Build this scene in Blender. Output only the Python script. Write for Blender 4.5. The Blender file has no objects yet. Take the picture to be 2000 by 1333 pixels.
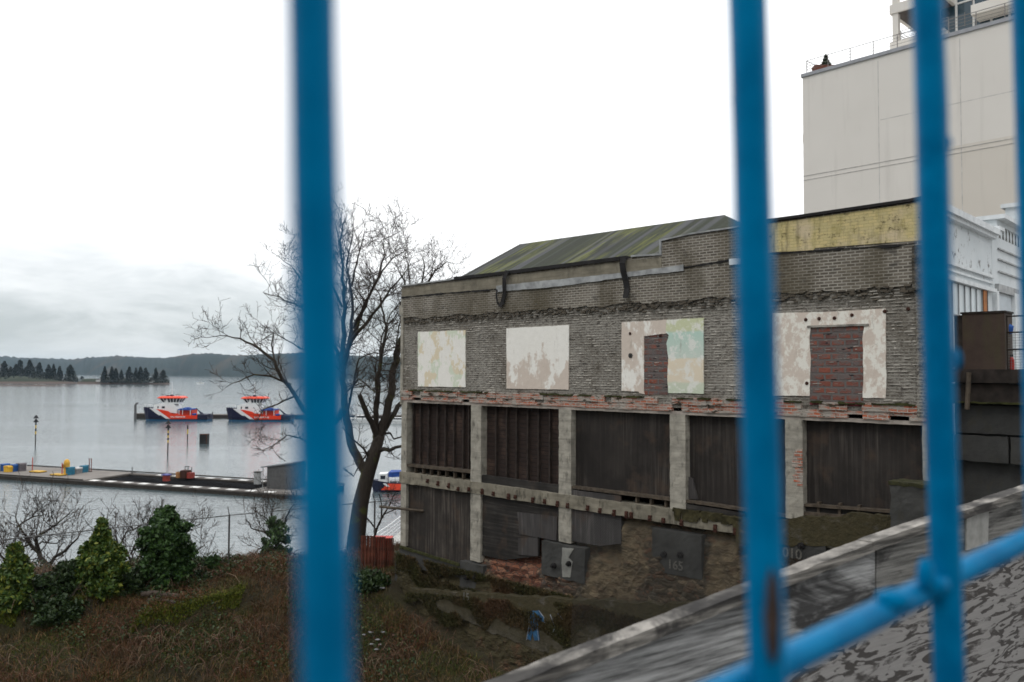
import bpy, math, random
import numpy as np
from mathutils import Vector, Matrix, Euler, noise
random.seed(7); np.random.seed(7)
R = math.radians
scene = bpy.context.scene
col = scene.collection

# ---------------------------------------------------------------- camera, sky, sun, exposure
FPX = 1600.0
cam_d = bpy.data.cameras.new('camera'); cam = bpy.data.objects.new('camera', cam_d); col.objects.link(cam)
cam_d.sensor_width = 36; cam_d.lens = 36 * FPX / 2000; cam_d.clip_start = 0.01; cam_d.clip_end = 20000
CR = Matrix.Rotation(R(90 + 2.165), 3, 'X') @ Matrix.Rotation(R(0.25), 3, 'Z')
CP = Vector((0, 0, 15))
cam.matrix_world = Matrix.Translation(CP) @ CR.to_4x4()
cam_d.dof.use_dof = True; cam_d.dof.focus_distance = 5.5; cam_d.dof.aperture_fstop = 4.4
scene.camera = cam
scene.view_settings.view_transform = 'Standard'; scene.view_settings.look = 'None'
scene.view_settings.gamma = 1; scene.view_settings.exposure = 0.32
HAZE = True
SUN_EL, SUN_AZ = 50, 200

w = bpy.data.worlds.new('World'); scene.world = w; w.use_nodes = True
nt = w.node_tree; nt.nodes.clear()
def wn(t, **k):
    n = nt.nodes.new(t)
    for a, b in k.items(): setattr(n, a, b)
    return n
def wl(a, b): nt.links.new(a, b)
def wmath(op, a, b=None, c=None, clamp=False):
    n = wn('ShaderNodeMath', operation=op, use_clamp=clamp)
    for i, v in enumerate((a, b, c)):
        if v is None: continue
        if hasattr(v, 'links'): wl(v, n.inputs[i])
        else: n.inputs[i].default_value = v
    return n.outputs[0]
out = wn('ShaderNodeOutputWorld'); bg = wn('ShaderNodeBackground'); bg.inputs[1].default_value = 0.12
sky = wn('ShaderNodeTexSky', sky_type='NISHITA', sun_disc=False, sun_elevation=R(SUN_EL), sun_rotation=R(SUN_AZ))
tc = wn('ShaderNodeTexCoord'); sp = wn('ShaderNodeSeparateXYZ'); wl(tc.outputs['Generated'], sp.inputs[0])
X, Y, Z = sp.outputs
mp = wn('ShaderNodeMapping'); mp.inputs['Scale'].default_value = (2.0, 2.0, 8); wl(tc.outputs['Generated'], mp.inputs[0])
nz = wn('ShaderNodeTexNoise'); nz.inputs['Scale'].default_value = 1.6; nz.inputs['Detail'].default_value = 6; nz.inputs['Roughness'].default_value = .55; wl(mp.outputs[0], nz.inputs['Vector'])
mr = lambda v, a, b, c, d: (lambda n: (wl(v, n.inputs[0]), [setattr(n.inputs[i + 1], 'default_value', q) for i, q in enumerate((a, b, c, d))], n.outputs[0])[2])(wn('ShaderNodeMapRange', interpolation_type='SMOOTHSTEP'))
zz = wmath('ADD', Z, wmath('MULTIPLY', wmath('SUBTRACT', nz.outputs[0], .5), .15))
low = mr(zz, .03, .150, 1, 0)                 # low cloud bank over the water
side = mr(X, -.12, .16, 1, .30)               # darker towards the open water on the left
dark = wmath('MULTIPLY', low, side)
hz = mr(Z, .01, .065, .50, 1)                    # lighter strip right above the hills
dark = wmath('MULTIPLY', dark, hz)
nz2 = wn('ShaderNodeTexNoise'); mp2 = wn('ShaderNodeMapping'); mp2.inputs['Scale'].default_value = (4, 4, 17); wl(tc.outputs['Generated'], mp2.inputs[0]); wl(mp2.outputs[0], nz2.inputs['Vector']); nz2.inputs['Scale'].default_value = 1.3; nz2.inputs['Detail'].default_value = 7; nz2.inputs['Roughness'].default_value = .6; nz2.inputs['Distortion'].default_value = .4
streak = mr(nz2.outputs[0], .33, .66, .50, 1.30)
dark = wmath('MULTIPLY', dark, streak)
dark2 = wmath('MULTIPLY', mr(X, -.55, -.1, 1, 0), mr(zz, .12, .32, .16, 0))
dark = wmath('ADD', dark, dark2, clamp=True)
cr = wn('ShaderNodeValToRGB'); wl(dark, cr.inputs[0])
cr.color_ramp.elements[0].color = (1.0, 1.0, 1.0, 1); cr.color_ramp.elements[1].color = (.44, .475, .485, 1)
e = cr.color_ramp.elements.new(.45); e.color = (.66, .685, .695, 1)
vm = wn('ShaderNodeVectorMath', operation='SCALE'); wl(cr.outputs[0], vm.inputs[0])
wl(wmath('MULTIPLY', mr(Z, .0, .8, 8.8, 14.5), mr(Y, -.45, .25, .50, 1.0)), vm.inputs['Scale'])   # overcast sky brightens towards the zenith; dimming added behind camera to darken bars
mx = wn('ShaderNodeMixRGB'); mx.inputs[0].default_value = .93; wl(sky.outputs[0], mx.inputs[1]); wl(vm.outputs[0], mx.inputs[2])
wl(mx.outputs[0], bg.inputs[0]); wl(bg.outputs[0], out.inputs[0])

sd = bpy.data.lights.new('sun', 'SUN'); sd.energy = .6; sd.angle = R(25); sd.color = (1, .97, .93)
so = bpy.data.objects.new('sun', sd); col.objects.link(so)
_az = R(SUN_AZ); _el = R(SUN_EL)
so.rotation_euler = Vector((math.sin(_az) * math.cos(_el), math.cos(_az) * math.cos(_el), math.sin(_el))).to_track_quat('Z', 'Y').to_euler()

# ---------------------------------------------------------------- helpers
def ray(x, y): return CR @ Vector(((x - 1000) / FPX, -(y - 666.5) / FPX, -1))
def at(x, y, D):                                  # photo pixel -> point at depth D metres
    r = ray(x, y); return CP + r * (D / r.y)
def onz(x, y, z):
    r = ray(x, y); return CP + r * ((z - CP.z) / r.z)
def onplane(x, y, p0, n):
    r = ray(x, y); return CP + r * ((p0 - CP).dot(n) / r.dot(n))

class MB:
    def __init__(s): s.v = []; s.f = []
    def add(s, vs, fs):
        o = len(s.v); s.v += [tuple(p) for p in vs]; s.f += [tuple(i + o for i in f) for f in fs]; return s
    def box(s, x0, x1, y0, y1, z0, z1, m=None):
        vs = [Vector((x, y, z)) for z in (z0, z1) for y in (y0, y1) for x in (x0, x1)]
        if m is not None: vs = [m @ p for p in vs]
        return s.add(vs, [(0, 2, 3, 1), (4, 5, 7, 6), (0, 1, 5, 4), (2, 6, 7, 3), (0, 4, 6, 2), (1, 3, 7, 5)])
    def rbox(s, x0, x1, y0, y1, z0, z1, seg=.12, amp=.012, freq=4.0, m=None):
        def g(o, a, b, na, nb):
            vs = []
            for i in range(na + 1):
                for j in range(nb + 1):
                    p = o + a * (i / na) + b * (j / nb)
                    d = noise.noise_vector(p * freq) * amp + noise.noise_vector(p * freq * 3.1) * amp * .5
                    q = p + d
                    if m is not None: q = m @ q
                    vs.append(q)
            s.add(vs, [(i * (nb + 1) + j, (i + 1) * (nb + 1) + j, (i + 1) * (nb + 1) + j + 1, i * (nb + 1) + j + 1) for i in range(na) for j in range(nb)])
        n = lambda d: max(1, min(90, int(round(abs(d) / seg))))
        a, b, c = Vector((x1 - x0, 0, 0)), Vector((0, y1 - y0, 0)), Vector((0, 0, z1 - z0))
        o = Vector((x0, y0, z0)); nx, ny, nz_ = n(x1 - x0), n(y1 - y0), n(z1 - z0)
        g(o, a, c, nx, nz_); g(o + b, c, a, nz_, nx); g(o, c, b, nz_, ny); g(o + a, b, c, ny, nz_); g(o, b, a, ny, nx); g(o + c, a, b, nx, ny)
        return s
    def prism(s, poly, y0, y1, m=None, rough=0, seg=.15):    # polygon in x,z extruded along y
        if rough:
            pp = []
            for i, p in enumerate(poly):
                q = poly[(i + 1) % len(poly)]; L_ = math.hypot(q[0] - p[0], q[1] - p[1]); k = max(1, int(L_ / seg))
                for j in range(k):
                    t = j / k; x = p[0] + (q[0] - p[0]) * t; z = p[1] + (q[1] - p[1]) * t
                    d = noise.noise_vector(Vector((x * 3.3, 7.7, z * 3.3))) * rough + noise.noise_vector(Vector((x * 11, 2.7, z * 11))) * rough * .6
                    pp.append((x + d.x, z + d.z))
            poly = pp
        n = len(poly); A = sum(poly[i][0] * poly[(i + 1) % n][1] - poly[(i + 1) % n][0] * poly[i][1] for i in range(n))
        if A < 0: poly = poly[::-1]
        vs = [Vector((x, y0, z)) for x, z in poly] + [Vector((x, y1, z)) for x, z in poly]
        if m is not None: vs = [m @ p for p in vs]
        return s.add(vs, [tuple(range(n)), tuple(range(2 * n - 1, n - 1, -1))] + [(i, i + n, (i + 1) % n + n, (i + 1) % n) for i in range(n)])
    def tube(s, pts, rs, n=6, cap=True):
        pts = [Vector(p) for p in pts]
        if not hasattr(rs, '__len__'): rs = [rs] * len(pts)
        o = len(s.v); prev = None
        for i, p in enumerate(pts):
            d = (pts[min(i + 1, len(pts) - 1)] - pts[max(i - 1, 0)])
            if d.length < 1e-9: d = Vector((0, 0, 1))
            d.normalize()
            a = prev if prev is not None else (Vector((1, 0, 0)) if abs(d.x) < .8 else Vector((0, 1, 0)))
            a = (a - d * a.dot(d))
            if a.length < 1e-6: a = d.orthogonal()
            a.normalize(); b = d.cross(a); prev = a
            for k in range(n):
                t = 2 * math.pi * k / n; s.v.append(tuple(p + (a * math.cos(t) + b * math.sin(t)) * rs[i]))
        for i in range(len(pts) - 1):
            for k in range(n):
                s.f.append((o + i * n + k, o + i * n + (k + 1) % n, o + (i + 1) * n + (k + 1) % n, o + (i + 1) * n + k))
        if cap and n > 3:
            s.f.append(tuple(o + k for k in range(n))[::-1]); e_ = o + (len(pts) - 1) * n; s.f.append(tuple(e_ + k for k in range(n)))
        return s
    def blob(s, c, r, seed=0, sub=8, amp=.25, sc=(1, 1, 1), fr=1.5):
        c = Vector(c); o = len(s.v); nu, nv = sub * 2, sub
        for j in range(nv + 1):
            for i in range(nu):
                th = math.pi * j / nv; ph = 2 * math.pi * i / nu
                d = Vector((math.sin(th) * math.cos(ph), math.sin(th) * math.sin(ph), math.cos(th)))
                k = r * (1 + amp * noise.noise(d * fr + Vector((seed * 3.1, 0, seed))))
                s.v.append((c.x + d.x * k * sc[0], c.y + d.y * k * sc[1], c.z + d.z * k * sc[2]))
        for j in range(nv):
            for i in range(nu):
                s.f.append((o + j * nu + i, o + (j + 1) * nu + i, o + (j + 1) * nu + (i + 1) % nu, o + j * nu + (i + 1) % nu))
        return s
    def build(s, name, m, parent=None, world=False, smooth=False):
        me = bpy.data.meshes.new(name); vs = s.v
        if world and parent is not None:
            inv = parent.matrix_basis.inverted(); vs = [inv @ Vector(p) for p in vs]
        me.from_pydata(vs, [], s.f); me.update()
        if m: me.materials.append(m)
        if smooth: me.polygons.foreach_set('use_smooth', [True] * len(me.polygons))
        o = bpy.data.objects.new(name, me); col.objects.link(o)
        if parent is not None: o.parent = parent
        return o
def tag(o, label=None, cat=None, group=None, kind=None):
    if label: o['label'] = label
    if cat: o['category'] = cat
    if group: o['group'] = group
    if kind: o['kind'] = kind
    return o
def thing(name, label, cat, loc=(0, 0, 0), rz=0, group=None):
    o = bpy.data.objects.new(name, None); col.objects.link(o); o.location = loc; o.rotation_euler = (0, 0, rz); o.empty_display_size = .2
    o.matrix_basis = Matrix.Translation(Vector(loc)) @ Matrix.Rotation(rz, 4, 'Z')
    return tag(o, label, cat, group)
def copy_tree(o, parent=None):
    c = o.copy(); col.objects.link(c); c.parent = parent
    for ch in [q for q in col.objects if q.parent == o]: copy_tree(ch, c)
    return c
def npmesh(name, v, f, m, parent=None, smooth=False):      # v (N,3) float, f (M,k) int
    me = bpy.data.meshes.new(name); k = f.shape[1]
    me.vertices.add(len(v)); me.vertices.foreach_set('co', v.astype(np.float32).ravel())
    me.loops.add(f.size); me.loops.foreach_set('vertex_index', f.astype(np.int32).ravel())
    me.polygons.add(len(f)); me.polygons.foreach_set('loop_start', np.arange(0, f.size, k, dtype=np.int32)); me.polygons.foreach_set('loop_total', np.full(len(f), k, dtype=np.int32))
    if smooth: me.polygons.foreach_set('use_smooth', np.ones(len(f), dtype=bool))
    me.update(); me.validate(); me.materials.append(m)
    o = bpy.data.objects.new(name, me); col.objects.link(o)
    if parent is not None: o.parent = parent
    return o
def text_part(name, body, m, parent, loc, size, rot=(R(90), 0, 0), flip=False):
    c = bpy.data.curves.new(name + '_c', 'FONT'); c.body = body; c.size = size; c.extrude = .004; c.align_x = 'CENTER'; c.offset = size * .012
    t = bpy.data.objects.new(name + '_t', c); col.objects.link(t)
    me = bpy.data.meshes.new_from_object(t.evaluated_get(bpy.context.evaluated_depsgraph_get())); bpy.data.objects.remove(t)
    me.name = name; me.materials.clear(); me.materials.append(m)
    o = bpy.data.objects.new(name, me); col.objects.link(o); o.parent = parent; o.location = loc; o.rotation_euler = rot
    return o

# ---------------------------------------------------------------- material helper
class NT:
    def __init__(s, name):
        s.m = bpy.data.materials.new(name); s.m.use_nodes = True; s.t = s.m.node_tree
        s.b = s.t.nodes['Principled BSDF']; s.tc = s.t.nodes.new('ShaderNodeTexCoord'); s.o = s.tc.outputs['Object']
    def n(s, t, **k):
        n = s.t.nodes.new(t)
        for a, b in k.items(): setattr(n, a, b)
        return n
    def set(s, inp, v):
        if hasattr(v, 'links'): s.t.links.new(v, inp)
        elif isinstance(v, (tuple, list)) and len(v) == 3 and inp.type == 'RGBA': inp.default_value = (*v, 1)
        else: inp.default_value = v
    def map(s, scale=(1, 1, 1), rot=(0, 0, 0), loc=(0, 0, 0), v=None):
        n = s.n('ShaderNodeMapping'); s.set(n.inputs[0], v or s.o); n.inputs['Scale'].default_value = scale; n.inputs['Rotation'].default_value = rot; n.inputs['Location'].default_value = loc; return n.outputs[0]
    def noise(s, scale, detail=4, rough=.55, v=None, dist=0):
        n = s.n('ShaderNodeTexNoise'); s.set(n.inputs['Vector'], v or s.o); n.inputs['Scale'].default_value = scale; n.inputs['Detail'].default_value = detail; n.inputs['Roughness'].default_value = rough; n.inputs['Distortion'].default_value = dist; return n.outputs[0]
    def vor(s, scale, v=None, feature='F1', out='Distance'):
        n = s.n('ShaderNodeTexVoronoi', feature=feature); s.set(n.inputs['Vector'], v or s.o); n.inputs['Scale'].default_value = scale; return n.outputs[out]
    def ramp(s, f, stops, interp='LINEAR'):
        n = s.n('ShaderNodeValToRGB'); s.set(n.inputs[0], f); cr = n.color_ramp; cr.interpolation = interp
        for i, (p, c) in enumerate(stops):
            e = cr.elements[i] if i < 2 else cr.elements.new(p)
            e.position = p; e.color = (*c, 1) if isinstance(c, (tuple, list)) else (c, c, c, 1)
        return n.outputs[0]
    def mix(s, f, a, b, blend='MIX'):
        n = s.n('ShaderNodeMixRGB', blend_type=blend); s.set(n.inputs[0], f); s.set(n.inputs[1], a); s.set(n.inputs[2], b); return n.outputs[0]
    def math(s, op, a, b=0, c=0, clamp=False):
        n = s.n('ShaderNodeMath', operation=op, use_clamp=clamp); s.set(n.inputs[0], a); s.set(n.inputs[1], b); s.set(n.inputs[2], c); return n.outputs[0]
    def step(s, f, a, b): return s.ramp(f, [(a, 0.0), (b, 1.0)] if a < b else [(b, 1.0), (a, 0.0)])
    def mr(s, f, a, b, c=0.0, d=1.0):
        n = s.n('ShaderNodeMapRange'); s.set(n.inputs[0], f)
        for i, q in enumerate((a, b, c, d)): n.inputs[i + 1].default_value = q
        return n.outputs[0]
    def sep(s, v=None):
        n = s.n('ShaderNodeSeparateXYZ'); s.set(n.inputs[0], v or s.o); return n.outputs
    def comb(s, x, y, z):
        n = s.n('ShaderNodeCombineXYZ'); s.set(n.inputs[0], x); s.set(n.inputs[1], y); s.set(n.inputs[2], z); return n.outputs[0]
    def bump(s, h, strength=.5, dist=.02):
        n = s.n('ShaderNodeBump'); s.set(n.inputs['Height'], h); n.inputs['Strength'].default_value = strength; n.inputs['Distance'].default_value = dist; s.t.links.new(n.outputs[0], s.b.inputs['Normal']); return n
    def isl(s): return s.n('ShaderNodeNewGeometry').outputs['Random Per Island']
    def done(s, color=None, rough=.85, metal=0, spec=.3):
        if color is not None: s.set(s.b.inputs['Base Color'], color)
        s.set(s.b.inputs['Roughness'], rough); s.set(s.b.inputs['Metallic'], metal); s.b.inputs['Specular IOR Level'].default_value = spec
        return s.m
MATS = {}
def plain(name, c, rough=.7, metal=0, var=.25, scale=3, spec=.3, bump=0):
    if name in MATS: return MATS[name]
    k = NT(name); f = k.noise(scale, 5)
    cc = k.mix(k.ramp(f, [(.3, 0.0), (.7, 1.0)]), tuple(x * (1 - var) for x in c), tuple(min(1, x * (1 + var)) for x in c))
    if bump: k.bump(k.noise(scale * 6, 4), bump, .01)
    MATS[name] = k.done(cc, rough, metal, spec); return MATS[name]

def brick_nodes(k, bw=.215, rh=.075, mortar=.011, warp=.006, mort_col=(.30, .285, .26), c1=(.19, .165, .14), c2=(.13, .11, .095)):
    x, y, z = k.sep(); wx = k.math('ADD', x, k.math('MULTIPLY', k.noise(2.5), warp * 2)); wz = k.math('ADD', z, k.math('MULTIPLY', k.noise(5, 3), warp * 2))
    n = k.n('ShaderNodeTexBrick'); k.set(n.inputs['Vector'], k.comb(wx, wz, 0.0)); n.inputs['Scale'].default_value = 1
    n.inputs['Brick Width'].default_value = bw; n.inputs['Row Height'].default_value = rh; n.inputs['Mortar Size'].default_value = mortar; n.inputs['Mortar Smooth'].default_value = .3; n.inputs['Bias'].default_value = -.1
    k.set(n.inputs['Color1'], c1); k.set(n.inputs['Color2'], c2); k.set(n.inputs['Mortar'], mort_col)
    return n.outputs['Color'], n.outputs['Fac']

def m_brick_neat():
    k = NT('brick_grey_courses'); c, f = brick_nodes(k, mortar=.014, mort_col=(.34, .32, .275), c1=(.165, .145, .118), c2=(.085, .074, .06))
    c = k.mix(k.step(k.noise(.9, 5), .52, .68), c, k.mix(.25, c, (.34, .32, .28)))      # lime bloom
    st = k.noise(1.0, 5, v=k.map((.75, 1, .35)))
    c = k.mix(k.math('MULTIPLY', k.step(st, .45, .60), .62), c, (.06, .048, .026)); big = k.noise(.42, 3, v=k.map((1, 1, .6), loc=(2.2, 0, 7))); c = k.mix(k.math('MULTIPLY', k.step(big, .48, .60), .55), c, (.07, .057, .032))            # brown green damp
    c = k.mix(k.math('MULTIPLY', k.step(k.noise(2.2, 6, v=k.map((1, 1, 1.6), loc=(5, 0, 3))), .58, .72), .65), c, (.045, .042, .038))
    k.bump(k.math('SUBTRACT', k.math('MULTIPLY', k.noise(40, 3), .4), f), .7, .012); return k.done(c, .92)
def m_brick_rough():
    k = NT('brick_rough_mortar'); c, f = brick_nodes(k, mortar=.019, warp=.022, mort_col=(.31, .295, .26), c1=(.20, .18, .155), c2=(.115, .10, .085))
    c = k.mix(k.step(k.noise(6, 7, .75, v=k.map((1, 1, 1.5))), .47, .57), c, (.30, .285, .25)); c = k.mix(k.step(k.noise(4, 7, .75, v=k.map((1, 1, 1.3), loc=(7, 7, 7))), .54, .62), c, (.085, .075, .065))
    c = k.mix(k.math('MULTIPLY', k.step(k.noise(11, 6, .7, v=k.map((1, 1, 2.2))), .52, .62), .7), c, (.06, .053, .045))
    big = k.noise(.6, 4, v=k.map((1, 1, .7), loc=(6, 0, 2))); c = k.mix(k.math('MULTIPLY', k.step(big, .48, .62), .5), c, (.085, .07, .05)); c = k.mix(k.math('MULTIPLY', k.step(k.noise(1.1, 5, v=k.map((1, 1, .7), loc=(1, 0, 12))), .55, .68), .4), c, (.36, .34, .30))
    x, y, z = k.sep()
    top = k.mr(k.math('ADD', z, k.math('MULTIPLY', k.noise(2.4, 5), .35)), TOPB - .30 + .17, TOPB + .0 + .17)
    c = k.mix(k.math('MULTIPLY', top, k.step(k.noise(5, 5), .35, .6)), c, (.045, .04, .03))
    h = k.math('ADD', k.math('MULTIPLY', f, .8), k.math('MULTIPLY', k.noise(26, 5, .7), .9)); k.bump(h, .9, .03); return k.done(c, .95)
def m_rubble():
    k = NT('rubble_masonry'); v = k.map((2.6, 2.6, 6.5)); a = k.noise(3, 3); x, y, z = k.sep(v)
    vv = k.comb(k.math('ADD', x, k.math('MULTIPLY', a, 1.2)), y, k.math('ADD', z, k.math('MULTIPLY', k.noise(4, 3), 1.4)))
    cell = k.vor(1.6, vv, out='Color'); d = k.vor(1.6, vv, 'DISTANCE_TO_EDGE')
    cs = k.sep(cell)[0]
    c = k.ramp(cs, [(0, (.05, .035, .025)), (.35, (.10, .07, .05)), (.6, (.14, .06, .035)), (.8, (.20, .15, .10)), (1, (.09, .08, .07))])
    X_, Y_, Z_ = k.sep(); nn_ = k.math('MULTIPLY', k.math('SUBTRACT', k.noise(1.6, 5), .5), 1.6); xx_ = k.math('ADD', X_, nn_)
    zone = lambda p, q: k.math('MULTIPLY', k.mr(xx_, p - .1, p + .1), k.mr(xx_, q + .1, q - .1))
    for n_ in (): pass
    red = k.math('MAXIMUM', zone(RB[0], RB[1]), k.math('MULTIPLY', zone(RB[4], RB[5]), .5))
    c = k.mix(k.math('MULTIPLY', red, .7), c, k.ramp(cs, [(0, (.11, .03, .018)), (1, (.27, .11, .06))]))
    c = k.mix(k.step(d, .09, .02), c, (.045, .035, .028))
    dk = k.mr(xx_, RB[2] - .8, RB[2] - .2); c = k.mix(k.math('MULTIPLY', dk, .5), c, (.04, .036, .02)); tan = k.math('MAXIMUM', zone(RB[2], RB[3]), zone(RB[6], RB[7]))
    c = k.mix(k.math('MULTIPLY', tan, .62), c, k.mix(k.step(k.noise(2.4, 6, .7), .35, .65), (.07, .052, .03), (.24, .185, .11)))
    low = k.mr(k.math('ADD', Z_, k.math('MULTIPLY', k.noise(1.5, 5), .9)), 8.75, 8.35)
    moss = k.mix(k.noise(5, 6, .7), (.016, .017, .007), (.085, .068, .034))
    c = k.mix(k.math('MULTIPLY', low, k.mr(k.noise(2.5, 6, .7), .3, .5, .6, 1.0)), c, moss)
    k.bump(k.math('ADD', k.math('MULTIPLY', d, 1.0), k.noise(9, 7, .75)), 1.0, .07); return k.done(c, .97)
def m_concrete(name, c=(.30, .285, .25), stain=.6, board=True, sc=1.0):
    k = NT(name); f = k.noise(2.2 * sc, 8, .62)
    cc = k.mix(k.ramp(f, [(.3, 0.0), (.72, 1.0)]), tuple(x * .62 for x in c), tuple(x * 1.25 for x in c))
    if board: cc = k.mix(k.math('MULTIPLY', k.step(k.noise(1.0, 5, v=k.map((.8, .8, 9))), .5, .63), .45), cc, tuple(x * .5 for x in c))
    cc = k.mix(k.math('MULTIPLY', k.step(k.noise(3.1, 6, .65, v=k.map((1.5, 1.5, .7), loc=(2, 0, 9))), .55, .7), stain), cc, (.045, .042, .032))
    k.bump(k.noise(18, 6, .7), .5, .02); return k.done(cc, .93)
def m_apron():
    k = NT('mossy_apron'); x, y, z = k.sep(); c = k.mix(k.ramp(k.noise(2.4, 7, .7), [(.35, 0.0), (.65, 1.0)]), (.03, .029, .024), (.15, .135, .11)); n = k.noise(1.3, 6, .7, v=k.map((1, 1, 1.6), loc=(3, 0, 5)))
    hgt = k.math('ADD', z, k.math('MULTIPLY', k.noise(.8, 3), 1.2)); m_ = k.mr(hgt, 6.9, 7.9, .35, 1.0); moss = k.mix(k.noise(6, 6, .7), (.016, .017, .007), (.085, .068, .034))
    c = k.mix(k.math('MULTIPLY', m_, k.step(n, .30, .45)), c, moss); k.bump(k.noise(7, 6, .7), 1.0, .08); return k.done(c, .97)
def m_boards(name, c=(.045, .04, .037), hi=(.15, .135, .12), vert=True, dens=1.0, horiz=False):
    k = NT(name); v = k.map((14, 14, .55) if vert else (.55, 14, 14)); f = k.noise(1.0, 6, .6, v=v)
    cc = k.mix(k.math('MULTIPLY', k.ramp(f, [(.46, 0.0), (.74, 1.0)]), k.mr(k.noise(.8, 5, v=k.map((1, 1, .8), loc=(3, 9, 2))), .36, .62, .15, 1.2)), c, hi)
    cc = k.mix(k.math('MULTIPLY', k.step(k.noise(.7, 6, .6, v=k.map((1, 1, 1), loc=(11, 2, 6))), .5, .64), .5), cc, tuple(x * .55 for x in hi))
    cc = k.mix(k.step(k.noise(.9, 5, v=k.map((1, 1, .8), loc=(4, 2, 0))), .46, .62), cc, k.mix(.72, cc, tuple(x * .55 for x in c)))
    cc = k.mix(k.math('MULTIPLY', k.step(k.noise(1.6, 5, v=k.map((1, 1, 1), loc=(14, 2, 5))), .57, .7), .5), cc, (.07, .045, .03))
    x, y, z = k.sep(); px = k.math('PINGPONG', k.math('ADD', x, .3), .61); seam = k.step(px, .012, .004)
    cc = k.mix(k.math('MULTIPLY', seam, .4), cc, (.01, .009, .008))
    k.bump(f, .4, .01); return k.done(cc, .85)
def m_stud_boards():
    k = NT('dark_horizontal_boards'); x, y, z = k.sep()
    f = k.math('PINGPONG', z, .07); gap = k.step(f, .010, .002)
    n = k.noise(1.2, 5, v=k.map((2, 2, 14)))
    c = k.mix(n, (.010, .007, .006), (.04, .025, .02))
    c = k.mix(k.math('MULTIPLY', k.step(k.noise(1.3, 4), .52, .66), .5), c, (.10, .062, .045))
    c = k.mix(gap, c, (.004, .004, .004)); k.bump(k.math('MULTIPLY', gap, -1.0), .6, .02); return k.done(c, .9)
def m_ledge():
    k = NT('ledge_brick'); c, f = brick_nodes(k, rh=.08, bw=.22, mortar=.013, warp=.03, mort_col=(.38, .34, .30), c1=(.42, .12, .06), c2=(.28, .15, .11))
    g = k.step(k.noise(2.0, 6, .65, v=k.map((1.0, 1, 2.6))), .44, .55); c = k.mix(g, k.mix(k.noise(9, 6, .7), (.20, .18, .155), (.45, .41, .36)), c)
    c = k.mix(k.step(k.noise(2.5, 6, .7, v=k.map((1, 1, 4), loc=(8, 0, 2))), .56, .62), c, (.04, .03, .018))
    k.bump(k.math('ADD', f, k.noise(30, 4)), .6, .02); return k.done(c, .93)
def m_plaster(name, mode):
    k = NT(name); n1 = k.noise(1.4, 7, .66, v=k.map((1.3, 1, .75), loc=(mode * 3.3, 0, mode))); n2 = k.noise(5.5, 6, .7)
    white = k.mix(n2, (.70, .68, .62), (.88, .87, .82)); pink = k.mix(n2, (.50, .43, .37), (.66, .58, .50)); cream = (.66, .60, .42); mint = (.50, .62, .52)
    x, y, z = k.sep()
    if mode == 0:
        c = k.mix(k.math('MULTIPLY', k.step(n1, .50, .53), k.step(k.noise(2.5, 3), .36, .42)), white, k.mix(k.step(k.noise(.9, 2), .47, .5), (.62, .67, .54), (.68, .60, .44)))
    elif mode == 1:
        hz_ = k.math('ADD', n1, k.mr(z, Z_P2[0], Z_P2[1], .13, -.16)); c = k.mix(k.step(hz_, .50, .55), white, pink)
    elif mode == 2:
        c = k.mix(k.step(n1, .44, .5), white, pink)
    elif mode == 3:
        t = k.mr(z, Z_P3[0], Z_P3[1]); t = k.math('ADD', t, k.math('MULTIPLY', k.math('SUBTRACT', n2, .5), .04))
        c = k.ramp(t, [(0, (.52, .58, .45)), (.13, (.56, .60, .48)), (.16, (.68, .60, .47)), (.46, (.70, .62, .48)), (.48, (.55, .62, .55)), (.82, (.44, .60, .52)), (.85, (.55, .58, .38)), (1, (.55, .58, .38))])
        c = k.mix(k.math('MULTIPLY', k.step(k.noise(2.2, 7, .7), .5, .56), .8), c, (.74, .74, .69))
    else:
        t = k.step(k.noise(3.2, 7, .72, v=k.map((1.2, 1, .8))), .46, .53); c = k.mix(t, (.74, .72, .65), pink)
    c = k.mix(k.math('MULTIPLY', k.step(k.noise(2.6, 6, .7, v=k.map((3, 1, .5), loc=(1, 0, mode))), .6, .72), .55), c, (.22, .19, .15))
    c = k.mix(k.step(k.vor(9), .06, .045), c, (.10, .08, .06))
    k.bump(k.noise(12, 7, .7), .35, .02); return k.done(c, .9)
def m_redbrick(g=.46, nm='red_brick_infill'):
    k = NT(nm); c, f = brick_nodes(k, bw=.33, rh=.165, mortar=.03, warp=.02, mort_col=(.125, .115, .108), c1=(.22, .07, .045), c2=(.10, .05, .045))
    c = k.mix(k.math('MULTIPLY', k.step(k.noise(2.6, 6, .7, v=k.map((1, 1, 2.2))), g, g + .10), .9), c, (.12, .105, .10))
    c = k.mix(k.step(k.noise(3, 2, v=k.map((1, 1, 3), loc=(4, 0, 0))), .64, .67), c, (.012, .01, .012))
    k.bump(k.math('SUBTRACT', k.noise(25, 4), f), .8, .02); return k.done(c, .92)
def m_yellow():
    k = NT('yellow_painted_brick'); c, f = brick_nodes(k, mortar=.009, mort_col=(.42, .36, .17), c1=(.56, .46, .22), c2=(.48, .41, .21))
    c = k.mix(k.step(k.noise(1.3, 5), .5, .66), c, (.55, .46, .30))
    c = k.mix(k.math('MULTIPLY', k.step(k.noise(2.2, 6, .7, v=k.map((1.2, 1, .6))), .52, .68), .65), c, (.24, .21, .06))
    x, y, z = k.sep()
    c = k.mix(k.math('MULTIPLY', k.step(k.noise(3, 5, .65, v=k.map((2.2, 1, .35), loc=(3, 0, 0))), .5, .62), k.mr(x, 16.0, 13.2, .25, 1.0)), c, (.035, .03, .02))
    c = k.mix(k.step(k.noise(5, 7, .75), .56, .66), c, (.10, .085, .04))
    k.bump(k.math('SUBTRACT', k.noise(25, 4), f), .5, .012); return k.done(c, .85)
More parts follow.
